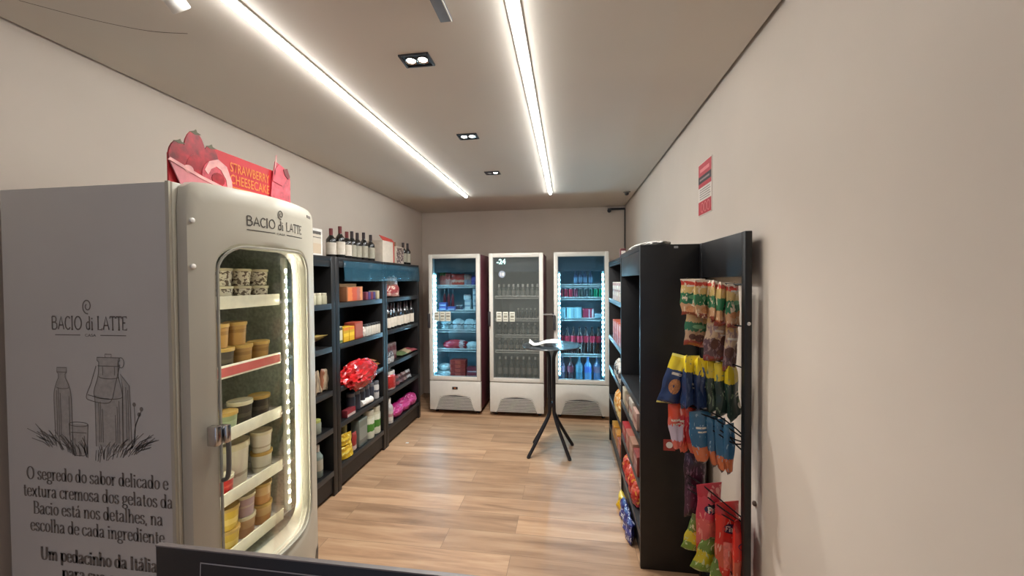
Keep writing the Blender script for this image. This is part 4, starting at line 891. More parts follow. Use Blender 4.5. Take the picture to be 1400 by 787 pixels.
t = carton('small_white_carton', 'white printed carton on the left shelving top, partly behind the freezer', 'box', .12, .20, .21, M_paper, None, bands('pale_print', [(0, (206, 186, 160)), (.45, (214, 204, 186)), (.7, (110, 104, 98)), (.74, (214, 204, 186)), (.86, (96, 92, 88))], noise=.02), 'x+', .1, loc=(-1.94, 2.64, 1.86))

# --- goods on the left shelves. X of the front row, counted bay by bay
gx = -1.865
# nearest bay (mostly behind the freezer)
for i, y in enumerate((2.45, 2.515, 2.58, 2.645, 2.71)):
    jar('noodle_cup', f'pale noodle cup, {ORD[i]} from the left on the top shelf beside the freezer', 'cup', .03, .085, mat('cup_pale', (176, 172, 146), .5), mat('cup_lid', (206, 200, 176), .5), 'noodle cups beside the freezer', (gx, y, 1.495))
pouch('snack_packet', 'flat pink and yellow snack packet on the bay beside the freezer', 'snack bag', .14, .19, .035, bands('packet_pink_yellow', [(0, (176, 140, 80)), (.4, (186, 110, 110)), (.7, (150, 130, 70))], noise=.1), (-2.0, 2.645, 1.19), RD(80), (RD(68), 0), seed=60)
for i, y in enumerate((2.56, 2.625, 2.69)):
    pouch('biscuit_packet', f'tan zigzag biscuit packet, {ORD[i]} from the left on the bay beside the freezer', 'snack bag', .075, .17, .035, bands('packet_tan', [(0, (150, 96, 70)), (.3, (176, 156, 130)), (.6, (120, 104, 86)), (.8, (170, 150, 120))], noise=.12, axis='X'), (gx, y, .827), RD(70), (0, RD(8*(-1)**i)), group='tan packets beside the freezer', seed=61+i)
jar('yellow_lid_jar', 'pale jar with yellow green lid on the lowest visible shelf beside the freezer', 'jar', .04, .10, mat('jar_grey', (130, 134, 120), .3), mat('jar_lid_lime', (156, 160, 90), .4), None, (gx, 2.60, .537))
bt = bottle_set('water_bottle', 'clear pale bottle low on the bay beside the freezer', 'bottle', .24, .036, mat('pale_plastic', (126, 138, 130), .2), M_wlab2, M_paper, group=None); bt.location = (gx, 2.62, .202)
# middle bay
carton('flat_orange_box', 'orange and brown box, front one at the left of the top middle shelf', 'box', .09, .25, .125, mat('box_brown', (140, 92, 60), .6), None, bands('orange_print', [(0, (196, 112, 62)), (.3, (176, 74, 44)), (.6, (150, 92, 84)), (.85, (196, 130, 80))], axis='Y', noise=.12), 'x+', .05, (gx, 3.09, 1.497))
carton('flat_tan_box', 'tan box standing behind the orange box on the top middle shelf', 'box', .06, .26, .150, mat('box_tan', (150, 120, 84), .6), None, None, loc=(gx-.09, 3.16, 1.497))
for i, (y, c) in enumerate(((3.30, (110, 50, 64)), (3.345, (64, 58, 106)), (3.39, (104, 52, 70)), (3.435, (60, 62, 110)))):
    carton('slim_box', f'{("wine red", "violet blue")[i % 2]} slim box, {ORD[i]} from the left beside the orange box', 'box', .08, .04, .072, mat('slim_%d' % (i % 2), c, .5), 'slim dark boxes on the top middle shelf', bands('slim_print', [(0, (170, 150, 150)), (.3, c), (.7, c)]) if False else None, loc=(gx, y, 1.497))
carton('cream_box', 'small cream box at the right end of the top middle shelf', 'box', .09, .045, .08, mat('box_cream', (176, 164, 136), .6), loc=(gx, 3.50, 1.497))
KY = bands('yellow_pack', [(0, (206, 160, 30)), (.35, (222, 186, 50)), (.6, (190, 150, 30)), (.8, (206, 120, 40))], noise=.08)
carton('cream_side_box', 'narrow cream box at the left end of the second middle shelf', 'box', .09, .04, .135, mat('box_offwhite', (190, 184, 150), .6), None, bands('cream_green', [(0, (90, 110, 60)), (.15, (206, 200, 166)), (.8, (70, 66, 50))]), 'x+', .04, loc=(gx, 2.872, 1.167))
carton('yellow_box', 'yellow box on the second middle shelf, left one of the pair', 'box', .09, .078, .12, mat('box_yellow', (196, 156, 40), .5), 'yellow boxes on the second middle shelf', KY, 'x+', .03, loc=(gx+.003, 2.942, 1.167))
carton('yellow_box', 'yellow box on the second middle shelf, right one of the pair', 'box', .09, .078, .12, mat('box_yellow', (196, 156, 40), .5), 'yellow boxes on the second middle shelf', KY, 'x+', .03, loc=(gx+.003, 3.025, 1.167))
carton('red_box', 'dull red box between the yellow boxes and white jars', 'box', .10, .13, .145, mat('box_red', (146, 60, 44), .5), None, mat('box_redface', (156, 88, 72), .5), 'x+', .1, loc=(gx, 3.135, 1.167))
crumple('tissue_bag', 'small white crumpled bag between the red box and the white jars', 'bag', .035, .03, .05, mat('white_plastic_bag', (206, 196, 186), .35), (gx+.005, 3.238, 1.167), 4)
for i in range(6):
    jar('white_jar', f'white jar with dark lid, {ORD[i]} from the left on the second middle shelf', 'jar', .024, .105, mat('jar_white', (190, 184, 172), .4), mat('jar_lid_black', (58, 60, 62), .4), 'white jars on the second middle shelf', (gx+.02, 3.295+i*.047, 1.167))
crumple('red_bag', 'big crumpled red plastic bag bulging from the third middle shelf', 'bag', .085, .215, .105, mat('red_plastic_bag', (186, 30, 32), .22, var=.4, scale=14, bump=1.0, coat=.5), (-1.815, 3.12, .83), 2, amp=.22, lip=-1.796, folds=.30)
for i, (y, dz) in enumerate(((3.30, .0), (3.43, .0), (3.36, .045))):
    pouch('pasta_packet', f'{("left", "right", "topmost")[i]} yellow brown pasta packet lying beside the red bag', 'packet', .13, .20, .045, bands('pasta_pack', [(0, (150, 96, 46)), (.35, (190, 150, 70)), (.7, (146, 90, 44))], noise=.1), (-2.005, y, .850+dz), RD(90), (RD(84), 0), group='yellow brown packets beside the red bag', seed=70+i)
M_can = mat('dark_can', (64, 66, 78), .3, .3); M_canl = mat('can_label', (110, 112, 120), .4)
for i in range(5):
    jar('dark_tin', f'dark grey tin, {ORD[i]} from the left on the fourth middle shelf', 'tin', .038, .165, M_can, M_canl, 'dark tins on the fourth middle shelf', (gx, 3.07+i*.082, .537))
jar('white_tin', 'white labelled tin at the right end of the fourth middle shelf', 'tin', .036, .165, bands('white_tin', [(0, (196, 192, 190)), (.45, (80, 82, 96)), (.6, (200, 198, 194))], noise=.06), M_canl, None, (gx+.01, 3.478, .537))
carton('low_red_box', 'small dark red and white box in front of the dark tins', 'box', .05, .13, .06, mat('box_darkred', (120, 40, 48), .5), None, bands('redwhite', [(0, (196, 180, 176)), (.4, (140, 40, 54))]), 'x+', .05, loc=(-1.835, 2.99, .537))
b = B(); tube(b, [(0, -.08, .03), (0, .08, .03)], .03, 18); o = obj('white_roll', b, M_paper); o.location = (-1.838, 3.27, .537); o.rotation_euler = (0, 0, RD(-6)); tag(o, 'white paper roll lying in front of the dark tins', 'roll')
KYY = bands('yellow_bag', [(0, (196, 160, 30)), (.5, (222, 190, 60)), (.7, (190, 150, 30))], noise=.1, blotch=((230, 216, 120), 4, .16))
pouch('yellow_packet', 'upper yellow packet at the left of the middle bay base', 'packet', .13, .10, .05, KYY, (-1.84, 2.945, .302), RD(80), (RD(-4), RD(6)), seed=80)
pouch('yellow_packet', 'lower yellow packet at the left of the middle bay base', 'packet', .14, .105, .055, KYY, (-1.835, 2.950, .202), RD(80), (RD(-3), RD(-5)), seed=81)
for i, w in enumerate(('bottom', 'middle', 'top')):
    jar('small_pale_tub', f'small pale yellow tub, {w} one of the stack behind the yellow packets', 'tub', .028, .09, mat('tub_tiny', (176, 170, 110), .5), mat('tub_tiny_lid', (196, 196, 160), .5), 'small tubs behind the yellow packets', (-1.905, 3.02, .202+.09*i))
pouch('red_packet', 'thin red packet beside the yellow packets on the middle bay base', 'packet', .06, .16, .03, bands('thin_red', [(0, (196, 170, 160)), (.3, (150, 44, 46)), (.8, (150, 60, 56))]), (-1.84, 3.075, .202), RD(85), (0, 0), seed=82)
carton('grey_carton', 'grey green upright carton in the middle of the middle bay base', 'box', .08, .14, .235, mat('box_greygreen', (118, 124, 116), .5), None, bands('grey_print', [(0, (96, 100, 96)), (.2, (130, 136, 128)), (.75, (108, 116, 106))], noise=.06), 'x+', .06, loc=(gx, 3.20, .202))
for i, y in enumerate((3.355, 3.475)):
    t = jar('paper_towel_pack', f'white wrapped paper towel with green band, {("left", "right")[i]} one of the pair', 'paper towel', .056, .26, bands('towel_wrap', [(0, (206, 206, 186)), (.3, (66, 124, 44)), (.62, (206, 206, 186)), (.86, (190, 186, 160))], noise=.05), mat('towel_top', (200, 196, 176), .6), 'paper towels on the middle bay base', (gx, y, .202))
# far bay
t = pouch('gift_bag', 'pale red and white gift bag tied with white bow, far left bay top', 'gift bag', .17, .215, .07, bands('gift_print', [(0, (176, 120, 110)), (.2, (146, 60, 60)), (.55, (150, 80, 74)), (.62, (120, 108, 100))], noise=.12, blotch=((206, 186, 170), 4.5, .24)), (gx, 3.87, 1.497), RD(75), (0, 0), seed=90, flare=.55)
b = B()
for s in (-1, 1): tube(b, smooth_path([(0, 0, .205), (0, s*.03, .225), (0, s*.045, .21), (0, s*.02, .198), (0, 0, .205)]), .006, 6)
o = obj('bow', b, M_paper, None); o.parent = t
GWS = 'wine bottles on the far left shelf'
wsrc = bottle_set('wine_bottle', 'wine bottle with white label, first from the left on the far bay wine shelf', 'wine bottle', .27, .037, M_wine, M_wlab, M_capd, (.08, .45), .34, .6, GWS)
wsrc.location = (gx+.015, 3.74, 1.167)
for i, y in enumerate((3.825, 3.91, 3.995, 4.08, 4.165, 4.25, 4.35)):
    dup(wsrc, (gx+.01-.01*(i % 2), y, 1.167), .3*i, f'wine bottle with white label, {ORD[i+1]} from the left on the far bay wine shelf')
for i, y in enumerate((3.72, 3.80, 3.88, 3.96)):
    jar('preserve_jar', f'dull red preserve jar, {ORD[i]} from the left on the far bay third shelf', 'jar', .034, .175, bands('preserve', [(0, (96, 56, 58)), (.3, (128, 108, 104)), (.65, (90, 50, 54))], noise=.06), mat('jar_lid_dull', (110, 92, 90), .4), 'preserve jars on the far bay', (gx-.03, y, .827))
pouch('flat_tray_pack', 'flat pink and green packet lying on the far bay third shelf', 'packet', .16, .42, .05, bands('tray_pink', [(0, (146, 70, 76)), (.4, (170, 150, 120)), (.7, (90, 104, 70))], noise=.12), (-1.885, 4.42, .85), 0, (RD(90), 0), seed=91)
for i, y in enumerate((3.70, 3.77)):
    crumple('white_sachet', f'{("left", "right")[i]} crumpled white and black sachet, front of the far bay third shelf', 'sachet', .022, .03, .055, bands('sachet', [(0, (170, 170, 170)), (.5, (70, 70, 76))], blotch=((200, 200, 200), 6, .22)), (-1.828, y, .827), 9+i, 'white sachets on the far bay')
jar('sweet_tub', 'red tub with white rim on the far left bay', 'tub', .088, .19, bands('tub_red_print', [(0, (186, 176, 170)), (.12, (176, 34, 36)), (.5, (186, 44, 44))], noise=.06, blotch=((196, 110, 104), 5, .14)), mat('tub_white_rim', (206, 200, 194), .4), None, (-1.895, 3.80, .537))
carton('grey_print_box', 'pale grey printed box resting on the red tub', 'box', .07, .11, .085, mat('box_palegrey', (166, 168, 168), .6), None, bands('grey_glyph', [(0, (120, 122, 124)), (.3, (176, 178, 178)), (.7, (120, 122, 124))]), 'x+', .1, loc=(-1.90, 3.77, .728))
for i, (y, c) in enumerate(((3.95, (120, 60, 60)), (4.05, (96, 66, 66)), (4.15, (130, 110, 108)), (4.26, (150, 150, 150)))):
    pouch('chocolate_packet', f'{("dark red", "brown", "beige", "pale grey")[i]} small packet right of the red tub on the far bay', 'packet', .09, .10, .035, bands('choc_%d' % i, [(0, c), (.4, (70, 50, 52)), (.7, c)], noise=.1), (-1.845, y, .537), RD(80), (RD(-18), 0), seed=95+i)
bt = bottle_set('cleaning_bottle', 'white cleaning bottle at the left of the far bay base', 'bottle', .26, .042, mat('white_bottle', (176, 172, 168), .4), bands('clean_label', [(0, (206, 200, 190)), (.4, (170, 130, 130)), (.7, (196, 190, 184))]), M_paper, (.12, .5), .4, .62); bt.location = (-1.84, 3.73, .202)
KP = bands('pink_wrap', [(0, (176, 40, 110)), (.4, (196, 70, 140)), (.7, (166, 36, 104))], noise=.12, blotch=((210, 120, 170), 4, .14))
for i, (y, z, tl) in enumerate(((3.93, .207, 8), (4.13, .207, -6), (4.31, .21, 4))):
    crumple('pink_pack', f'magenta wrapped roll pack, {ORD[i]} from the left on the far bay base', 'roll pack', .07, .115, .07, KP, (-1.87, y, z), 20+i, 'magenta packs on the far bay base', amp=.10)

# --- goods on the right shelves
rx = .475
def rc(name, label, cat, y, z, dy, dz, c, face=None, dx=.10, x=rx): 
    return carton(name, label, cat, dx, dy, dz, mat('rc_%d_%d_%d' % c, c, .55), None, face, 'x-', .06, loc=(x, y, z))
KF = bands('face_white_red', [(0, (176, 146, 130)), (.25, (196, 182, 160)), (.5, (120, 60, 54)), (.62, (206, 196, 176)), (.85, (150, 70, 60))], noise=.1, blotch=((70, 50, 48), 4, .2))
for i, y in enumerate((3.28, 3.42, 3.56, 3.70)): rc('cereal_box', f'white and red box, {ORD[i]} from the near end on the far right bay top shelf', 'box', y, 1.48, .12, .165, (186, 170, 150), KF)
KO = bands('face_orange', [(0, (150, 70, 54)), (.4, (186, 90, 66)), (.7, (196, 130, 110))], noise=.1, blotch=((206, 176, 160), 4, .15))
for i, y in enumerate((3.28, 3.42, 3.56, 3.70)): rc('orange_carton', f'orange red box, {ORD[i]} from the near end on the far right bay second shelf', 'box', y, 1.102, .12, .19, (170, 84, 60), KO)
for i, y in enumerate((3.30, 3.44, 3.58)):
    crumple('coffee_pack', f'white and dark pack, {ORD[i]} from the near end on the far right bay third shelf', 'pack', .045, .06, .085, bands('white_dark', [(0, (196, 190, 180)), (.35, (60, 54, 50)), (.6, (200, 194, 184))], noise=.14, blotch=((66, 60, 56), 4, .2)), (rx-.01, y, .787), 30+i, 'white and dark packs on the far right bay', amp=.12)
for i, y in enumerate((3.28, 3.40, 3.54)):
    crumple('yellow_snack_pack', f'yellow orange snack pack, {ORD[i]} from the near end on the far right bay fourth shelf', 'pack', .05, .06, .105, bands('yellow_orange', [(0, (206, 180, 120)), (.45, (190, 130, 50)), (.8, (206, 140, 40))], noise=.12, blotch=((226, 206, 160), 4, .2)), (rx-.01, y, .482), 33+i, 'yellow packs on the far right bay', amp=.12)
for i, (y, c) in enumerate(((3.35, (150, 80, 50)), (3.55, (180, 120, 40)), (3.75, (206, 140, 40)))):
    rc('base_carton', f'{("brown", "amber", "orange")[i]} box on the far right bay base', 'box', y, .172, .17, .12, c, bands('bc_%d' % i, [(0, c), (.4, (176, 90, 70)), (.7, c)], noise=.1))
# near bay
for i, (y, dy, dz, c) in enumerate(((2.95, .13, .115, (160, 148, 124)), (2.80, .13, .095, (116, 94, 76)), (2.64, .14, .125, (170, 160, 146)), (2.48, .14, .11, (170, 136, 122)))):
    rc('biscuit_carton', f'{("ivory", "brown", "white", "pinkish")[i]} biscuit box, {ORD[3-i]} from the near end under the empty compartment', 'box', y, .737, dy, dz, c, bands('bis_%d' % i, [(0, c), (.35, (130, 70, 60) if i > 1 else (176, 150, 120)), (.6, c)], noise=.1), x=.462)
for i, (y, dy, dz, c) in enumerate(((2.93, .15, .11, (150, 30, 30)), (2.76, .14, .12, (150, 84, 66)), (2.60, .14, .13, (146, 106, 84)), (2.44, .14, .12, (120, 44, 36)))):
    rc('red_carton', f'{("bright red", "coral", "beige", "maroon")[i]} box on the near right bay shelf at knee height', 'box', y, .477, dy, dz, c, bands('red_%d' % i, [(0, (60, 40, 90) if i == 0 else c), (.2, c), (.6, (176, 130, 116)), (.8, c)], noise=.08), x=.458)
for i, (y, s) in enumerate(((2.95, 1), (2.82, .9), (2.69, 1.1), (2.56, 1))):
    crumple('red_snack_bag', f'glossy red snack bag, {ORD[3-i]} from the near end on the near right bay base', 'snack bag', .05, .06, .08*s, bands('glossy_red', [(0, (196, 60, 70)), (.3, (176, 30, 30)), (.6, (190, 70, 50))], noise=.14, blotch=((216, 150, 60), 4, .15)), (.458, y, .202), 40+i, 'red snack bags on the near right bay', amp=.14)
# packs leaning out at floor level in front of the kick board
for i, (y, z, m, nm, lab) in enumerate(((2.86, 0, bands('floor_yellow', [(0, (206, 160, 20)), (.5, (226, 190, 40))], noise=.1), 'yellow_pack', 'yellow pack on the floor against the near right bay'),
        (2.74, 0, bands('floor_blue', [(0, (46, 54, 130)), (.5, (60, 70, 150)), (.7, (40, 46, 110))], blotch=((210, 214, 226), 4, .2)), 'blue_pack', 'blue pack next to the yellow pack on the floor'),
        (2.62, 0, MATS['floor_blue'], 'blue_pack', 'middle blue pack on the floor by the near right bay'), (2.50, 0, MATS['floor_blue'], 'blue_pack', 'blue pack on the floor nearest the black end panel'))):
    pouch(nm, lab, 'pack', .12, (.10, .12, .125, .13)[i], .045, m, (.375, y, .002), RD(-90), (RD(-7), 0), seed=150+i)
for i, (y, c) in enumerate(((2.70, (120, 86, 60)), (2.52, (190, 184, 170)))):
    carton('slim_carton', f'{("brown", "white edged")[i]} carton standing behind the floor packs at the near right bay', 'box', .02, .15, .17, mat('slimc_%d' % i, c, .6), loc=(.432-.008*0, y, .0)) if False else None
# paper and small object on top
crumple('paper_sheet', 'crumpled white paper lying on top of the near right bay', 'paper', .10, .36, .022, M_paper, (.54, 2.72, 1.862), 61, amp=.12)
t = thing('small_figurine', 'tiny dark red box on top of the far right bay', 'box', (.45, 3.25, 1.85)); obj('body', bx(.425, .47, 3.22, 3.27, 1.85, 1.92, bev=.004), mat('figure_maroon', (96, 44, 46), .5), t); obj('white_side', bx(.432, .466, 3.2185, 3.2205, 1.86, 1.90), M_paper, t)

# --- cooler contents
fy = FY+.055+.105
def put(o, x, z, y=fy): o.location = (x, y, z); return o
# left cooler
KRS = bands('sausage_pack', [(0, (190, 70, 50)), (.3, (206, 150, 130)), (.5, (186, 56, 44))], noise=.12)
for i, (x, w, h, m, lab) in enumerate(((-1.60, .10, .19, bands('pack_redgreen', [(0, (196, 120, 110)), (.4, (186, 90, 80)), (.7, (110, 140, 70))], noise=.12), 'red and green pack at the left of the left cooler top shelf'), (-1.53, .09, .17, bands('pack_pinkw', [(0, (206, 150, 140)), (.5, (190, 80, 70))], noise=.1), 'pinkish pack second on the left cooler top shelf'),
        (-1.40, .17, .155, KRS, 'orange red sausage pack on the left cooler top shelf'), (-1.27, .10, .15, bands('pack_tan2', [(0, (130, 120, 130)), (.5, (160, 120, 110))], noise=.1), 'dull tan pack on the left cooler top shelf'), (-1.17, .11, .13, bands('pack_violet', [(0, (90, 80, 150)), (.5, (110, 96, 170))], noise=.1), 'violet pack at the right of the left cooler top shelf'))):
    pouch('food_pack', lab, 'food pack', w, h, .05, m, (x, fy+.02, 1.605), 0, (RD(-4), 0), seed=100+i)
for i, x in enumerate((-1.60, -1.545, -1.49)):
    bt = bottle_set('sauce_bottle', f'tall slim red bottle, {ORD[i]} from the left on the left cooler second shelf', 'bottle', .265, .021, mat('sauce_red', (130, 56, 66), .3), None, mat('cap_pale', (170, 190, 200), .4), group='slim red bottles in the left cooler', n=12); put(bt, x, 1.292, fy+.08)
for i, (x, z) in enumerate(((-1.585, 1.292), (-1.585, 1.345), (-1.47, 1.292))):
    carton('butter_pack', f'{("lower left", "upper left", "right")[i]} violet white pack in front of the slim bottles', 'food pack', .10, .08, .048, mat('pack_blueviolet', (96, 104, 170), .4), 'violet packs in the left cooler', bands('butter_face', [(0, (170, 180, 210)), (.5, (90, 96, 166))]), 'y-', .1, loc=(x, fy-.01, z))
for i, x in enumerate((-1.40, -1.355)): jar('yoghurt_pot', f'{("left", "right")[i]} small dark pot in the middle of the left cooler second shelf', 'pot', .022, .065, mat('pot_dark', (70, 74, 96), .4), mat('pot_lid', (190, 200, 206), .4), None, (x, fy, 1.292))
KM = bands('milk_carton', [(0, (214, 222, 226)), (.35, (150, 166, 186)), (.5, (214, 222, 226)), (.8, (176, 190, 206))])
for i, (x, z) in enumerate(((-1.265, 1.292), (-1.155, 1.292), (-1.155, 1.43))): carton('milk_carton', f'{("left", "lower right", "upper right")[i]} white carton on the left cooler second shelf', 'carton', .075, .075, .135, mat('milk_white', (210, 218, 222), .4), 'white cartons in the left cooler', KM, 'y-', .03, loc=(x, fy+.01, z))
jar('cream_pot', 'white tub standing on the left white carton in the left cooler', 'tub', .048, .06, mat('pot_white', (206, 214, 218), .4), mat('pot_lid2', (176, 150, 150), .4), None, (-1.285, fy+.05, 1.43))
for i, x in enumerate((-1.56, -1.40, -1.25, -1.15)):
    crumple('bread_bag', f'white bag with dark print, {ORD[i]} from the left on the left cooler third shelf', 'bag', .075 if i < 3 else .05, .07, .075, bands('bread_print', [(0, (190, 206, 212)), (.45, (60, 74, 84)), (.55, (190, 206, 212))], noise=.2, nscale=4), (x, fy+.03, 1.037), 110+i, 'white bags in the left cooler', amp=.12)
crumple('meat_pack', 'long red packed meat on the left cooler fourth shelf', 'meat', .16, .06, .062, bands('meat', [(0, (176, 40, 60)), (.45, (190, 60, 70)), (.65, (206, 186, 190)), (.8, (150, 40, 50))], axis='X', noise=.12), (-1.43, fy+.02, .792), 120, amp=.12)
crumple('white_bag', 'white bag at the right of the left cooler fourth shelf', 'bag', .085, .06, .052, mat('bag_icewhite', (196, 210, 214), .4), (-1.21, fy+.02, .792), 121, amp=.1)
for i, (z, sx) in enumerate(((.438, .10), (.515, .085))): crumple('white_bag', f'{("lower", "upper")[i]} white bag at the left bottom of the left cooler', 'bag', sx, .06, .045, MATS['bag_icewhite'], (-1.58, fy+.02, z), 122+i, amp=.1)
for i in range(4): carton('burger_box', f'red box, {ORD[i]} from the bottom of the stack at the left cooler bottom', 'box', .20, .12, .052, mat('burger_red', (170, 60, 52), .4), 'red boxes stacked in the left cooler', bands('burger_face', [(0, (150, 40, 38)), (.3, (196, 84, 70)), (.7, (160, 50, 44))], axis='X', noise=.12), 'y-', .08, loc=(-1.40, fy+.03, .438+i*.054))
for i in range(2): carton('ham_pack', f'{("lower", "upper")[i]} maroon flat pack at the right bottom of the left cooler', 'box', .15, .12, .06, mat('ham_maroon', (120, 44, 60), .4), 'maroon packs in the left cooler', bands('ham_face', [(0, (206, 180, 186)), (.3, (130, 44, 60)), (.7, (150, 60, 76))], noise=.1), 'y-', .05, loc=(-1.205, fy+.03, .438+i*.063))
# middle cooler, unlit
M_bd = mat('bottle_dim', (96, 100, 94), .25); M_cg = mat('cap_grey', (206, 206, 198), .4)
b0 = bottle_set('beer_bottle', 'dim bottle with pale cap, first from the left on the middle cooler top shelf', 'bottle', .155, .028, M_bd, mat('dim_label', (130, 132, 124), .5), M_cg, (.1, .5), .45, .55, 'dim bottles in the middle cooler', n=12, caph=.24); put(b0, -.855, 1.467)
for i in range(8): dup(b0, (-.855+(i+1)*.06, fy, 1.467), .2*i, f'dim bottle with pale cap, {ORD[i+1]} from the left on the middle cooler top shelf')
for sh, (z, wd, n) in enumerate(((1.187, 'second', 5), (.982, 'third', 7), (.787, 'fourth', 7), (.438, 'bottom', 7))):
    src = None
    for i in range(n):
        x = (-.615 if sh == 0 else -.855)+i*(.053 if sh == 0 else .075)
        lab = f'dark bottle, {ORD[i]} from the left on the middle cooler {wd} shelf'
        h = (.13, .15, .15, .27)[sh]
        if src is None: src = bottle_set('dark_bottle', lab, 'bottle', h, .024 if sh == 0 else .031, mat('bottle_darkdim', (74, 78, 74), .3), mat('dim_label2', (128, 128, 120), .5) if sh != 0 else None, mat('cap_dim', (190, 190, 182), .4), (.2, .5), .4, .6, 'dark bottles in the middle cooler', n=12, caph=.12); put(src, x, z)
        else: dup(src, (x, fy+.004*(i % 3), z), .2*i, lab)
# right cooler: cans, clear cups, packs, cola, big bottles
for i in range(9):
    c = [(170, 40, 60), (150, 34, 56), (170, 40, 60), (110, 40, 60), (60, 70, 66), (50, 66, 70), (40, 90, 80), (30, 150, 110), (26, 170, 120)][i]
    w = ['red', 'red', 'red', 'dark red', 'dark', 'dark', 'dark green', 'bright green', 'bright green'][i]
    t = thing('drink_can', f'{w} drink can, {ORD[i]} from the left on the right cooler can shelf', 'can', (-.085+i*.0605, fy, 1.450), 0, 'drink cans in the right cooler')
    obj('body', lathe(B(), [(0, .004), (.02, 0), (.027, .008), (.027, .108), (0, .108)], 16), mat('can_%d' % i, c, .25, .4), t, world=False)
    obj('lid', lathe(B(), [(.027, .108), (.022, .119), (.021, .119), (.02, .116), (0, .116)], 16), mat('can_top', (190, 196, 200), .25, .9), t, world=False)
for i, x in enumerate((.10, .155, .21, .275)):
    bt = bottle_set('small_bottle', f'dark small bottle, {ORD[i]} from the left on the right cooler top shelf', 'bottle', .19, .026, mat('dk_blue_bottle', (42, 62, 92), .2), mat('bl_label', (90, 120, 150), .4), mat('cap_dkblue', (56, 78, 100), .4), (.15, .5), .45, .58, 'small dark bottles in the right cooler', n=12); put(bt, x, 1.607)
for k, (x, w) in enumerate(((-.07, 'left'), (.03, 'middle'), (.12, 'right'))):
    carton('clear_water_pack', f'{w} pale clear pack on the right cooler third shelf', 'drink pack', .088, .085, .135, film('clear_pack', (176, 216, 226), .6), 'pale clear packs in the right cooler', bands('pack_ribs', [(0, (150, 196, 210)), (.3, (190, 226, 234)), (.6, (150, 196, 210))], axis='X'), 'y-', .06, loc=(x, fy, 1.197))
carton('red_drink_pack', 'red and white drink pack on the right cooler third shelf', 'drink pack', .13, .09, .12, mat('dp_red', (170, 60, 80), .4), None, bands('dp_face', [(0, (160, 50, 76)), (.55, (220, 200, 210)), (.65, (170, 50, 76)), (.85, (220, 210, 216))], axis='X', noise=.03), 'y-', .03, loc=(.245, fy+.01, 1.197))
for i in range(2): carton('flat_tray', f'{("lower", "upper")[i]} flat white tray at the right of the right cooler third shelf', 'tray', .11, .10, .03, mat('tray_bluewhite', (170, 206, 220), .4), 'flat trays in the right cooler', loc=(.375, fy+.01, 1.197+i*.032))
cola = bottle_set('cola_bottle', 'dark cola bottle with red label, first from the left on the right cooler fourth shelf', 'bottle', .335, .036, mat('cola', (34, 20, 24), .12, coat=.5), mat('cola_label', (176, 34, 62), .35), mat('cola_cap', (40, 34, 40), .4), (.44, .68), .36, .68, 'cola bottles in the right cooler', n=14, caph=.06); put(cola, -.085, .757)
for i in range(6): dup(cola, (-.085+(i+1)*.076, fy+.006*(i % 2), .757), .3*i, f'dark cola bottle with red label, {ORD[i+1]} from the left on the right cooler fourth shelf')
for i, (x, nm, g, l, lab) in enumerate(((-.075, 'soda_bottle', (96, 96, 122), (170, 150, 180), 'pale violet soda bottle, leftmost at the right cooler bottom'), (.03, 'soda_bottle', (52, 28, 44), (110, 44, 66), 'dark red soda bottle, second at the right cooler bottom'), (.135, 'water_bottle', (70, 124, 150), (90, 150, 176), 'teal clear bottle, third at the right cooler bottom'),
        (.24, 'water_bottle', (96, 150, 200), (70, 110, 200), 'blue water bottle, fourth at the right cooler bottom'), (.35, 'water_bottle', (86, 110, 150), (120, 100, 130), 'grey blue bottle, rightmost at the right cooler bottom'))):
    bt = bottle_set(nm, lab, 'bottle', .29, .045, mat('sb_%d' % i, g, .12, coat=.4), mat('sl_%d' % i, l, .4), mat('sc_%d' % i, l, .4), (.35, .6), .32, .62, None, n=16, caph=.06); put(bt, x, .438)

# ---------------------------------------------------------------- bistro table
TX, TY, TZ = -.158, 3.725, 1.035
tb = thing('bar_table', 'tall round black bistro table on four bent legs in the aisle', 'table', (TX, TY, 0))
M_tt = mat('table_top_dark', (52, 58, 62), .22, var=.15, scale=40, coat=.3); M_leg = mat('table_leg_steel', (46, 44, 48), .4, .5)
obj('tabletop', lathe(B(), [(0, TZ-.006), (.27, TZ-.008), (.284, TZ-.006), (.288, TZ), (.284, TZ+.006), (.27, TZ+.007), (0, TZ+.007)], 40, (TX, TY, 0)), M_tt, tb)
for ex, ey, px_, py_ in ((-.371, 3.553, -1, -1), (.010, 3.558, 1, -1), (.036, 3.89, 1, 1), (-.345, 3.895, -1, 1)):
    c = .021
    p = [(TX+px_*.105, TY+py_*.09, TZ-.010), (TX+px_*.055, TY+py_*.05, TZ-.035), (TX+px_*.026, TY+py_*.024, TZ-.10), (TX+px_*c, TY+py_*c, TZ-.17), (TX+px_*c, TY+py_*c, .75), (TX+px_*c, TY+py_*c, .42), (TX+px_*.030, TY+py_*.028, .355), (TX+(ex-TX)*.36, TY+(ey-TY)*.36, .26), (TX+(ex-TX)*.7, TY+(ey-TY)*.7, .125), (ex, ey, .012)]
    lg = obj('leg', tube(B(), smooth_path(p, 5), .0165, 10), M_leg, tb)
    obj('foot_cap', lathe(B(), [(0, 0), (.016, 0), (.018, .008), (.015, .02), (0, .022)], 12, (ex, ey, 0)), M_dark, lg)
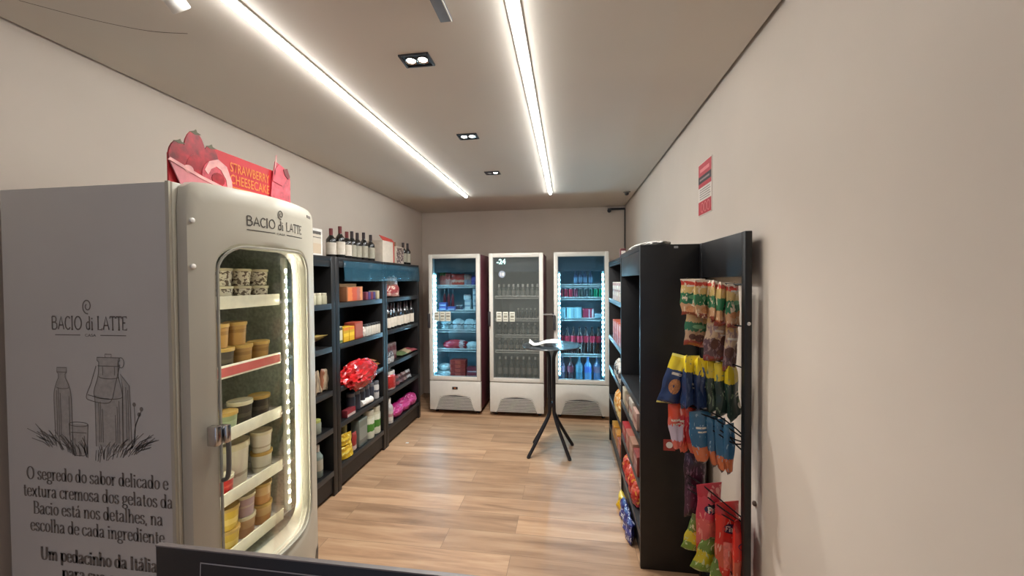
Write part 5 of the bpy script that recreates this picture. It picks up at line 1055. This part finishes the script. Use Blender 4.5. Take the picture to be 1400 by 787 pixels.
obj('collar', lathe(B(), [(.034, .44), (.036, .45), (.036, .47), (.034, .48)], 16, (TX, TY, 0)), M_leg, tb)
b = B(); n = 14; g = []
for i in range(n+1):
    u = i/n; row = []
    for j in range(5):
        v = j/4-.5
        hgt = .012+.042*math.sin(min(1, max(0, (u-.25)/.75))*PI*.62)*(1-1.0*v*v)+.030*max(0, 1-u*7)*(1+.5*v)+.004*math.sin(u*9+v*6)
        row.append(b.verts.new((TX-.21+.30*u, TY-.06+(v)*.20*(.55+.45*min(1, u*2)), TZ+.0075+max(.001, hgt))))
    g.append(row)
for a, c in zip(g, g[1:]):
    for j in range(4): b.faces.new((a[j], a[j+1], c[j+1], c[j]))
o = obj('paper_bag', b, M_paper, loc=(TX-.06, TY-.06, TZ+.0075)); tag(o, 'crumpled white paper bag lying on the round bistro table', 'paper bag')
md = o.modifiers.new('thickness', 'SOLIDIFY'); md.thickness = .003; md.offset = 1

# scrap on the floor
o = obj('floor_scrap', bx(-1.66, -1.63, 3.72, 3.74, 0, .004, bev=.001), M_paper, loc=(-1.645, 3.73, 0)); tag(o, 'tiny white paper scrap on the floor by the middle left bay', 'scrap')

# ---------------------------------------------------------------- black sign board in the foreground
sg = thing('sign_stand', 'black sign board with thin white outline on a stand, nearest the camera', 'sign', (-.34, .52, 0))
M_sb = mat('sign_black', (30, 26, 28), .4, var=.1)
obj('board', bx(-.632, -.04, .50, .506, .80, 1.2555, bev=.001), M_sb, sg)
b = B(); ribbon(b, [(-.572, .90), (-.552, 1.2375), (-.12, 1.2375), (-.10, .90)], .0025, (0, .50, 0), X_, Z_, -Y_, .0006); obj('outline', b, mat('outline_grey', (170, 164, 160), .5), sg)
obj('edge_strip', bx(-.632, -.04, .4995, .5065, 1.2555, 1.2575), mat('edge_grey', (126, 116, 112), .4), sg)
obj('post', bx(-.365, -.315, .506, .546, .03, 1.0, bev=.003), M_sb, sg)
obj('base', bx(-.54, -.14, .38, .70, 0, .03, bev=.004), M_sb, sg)
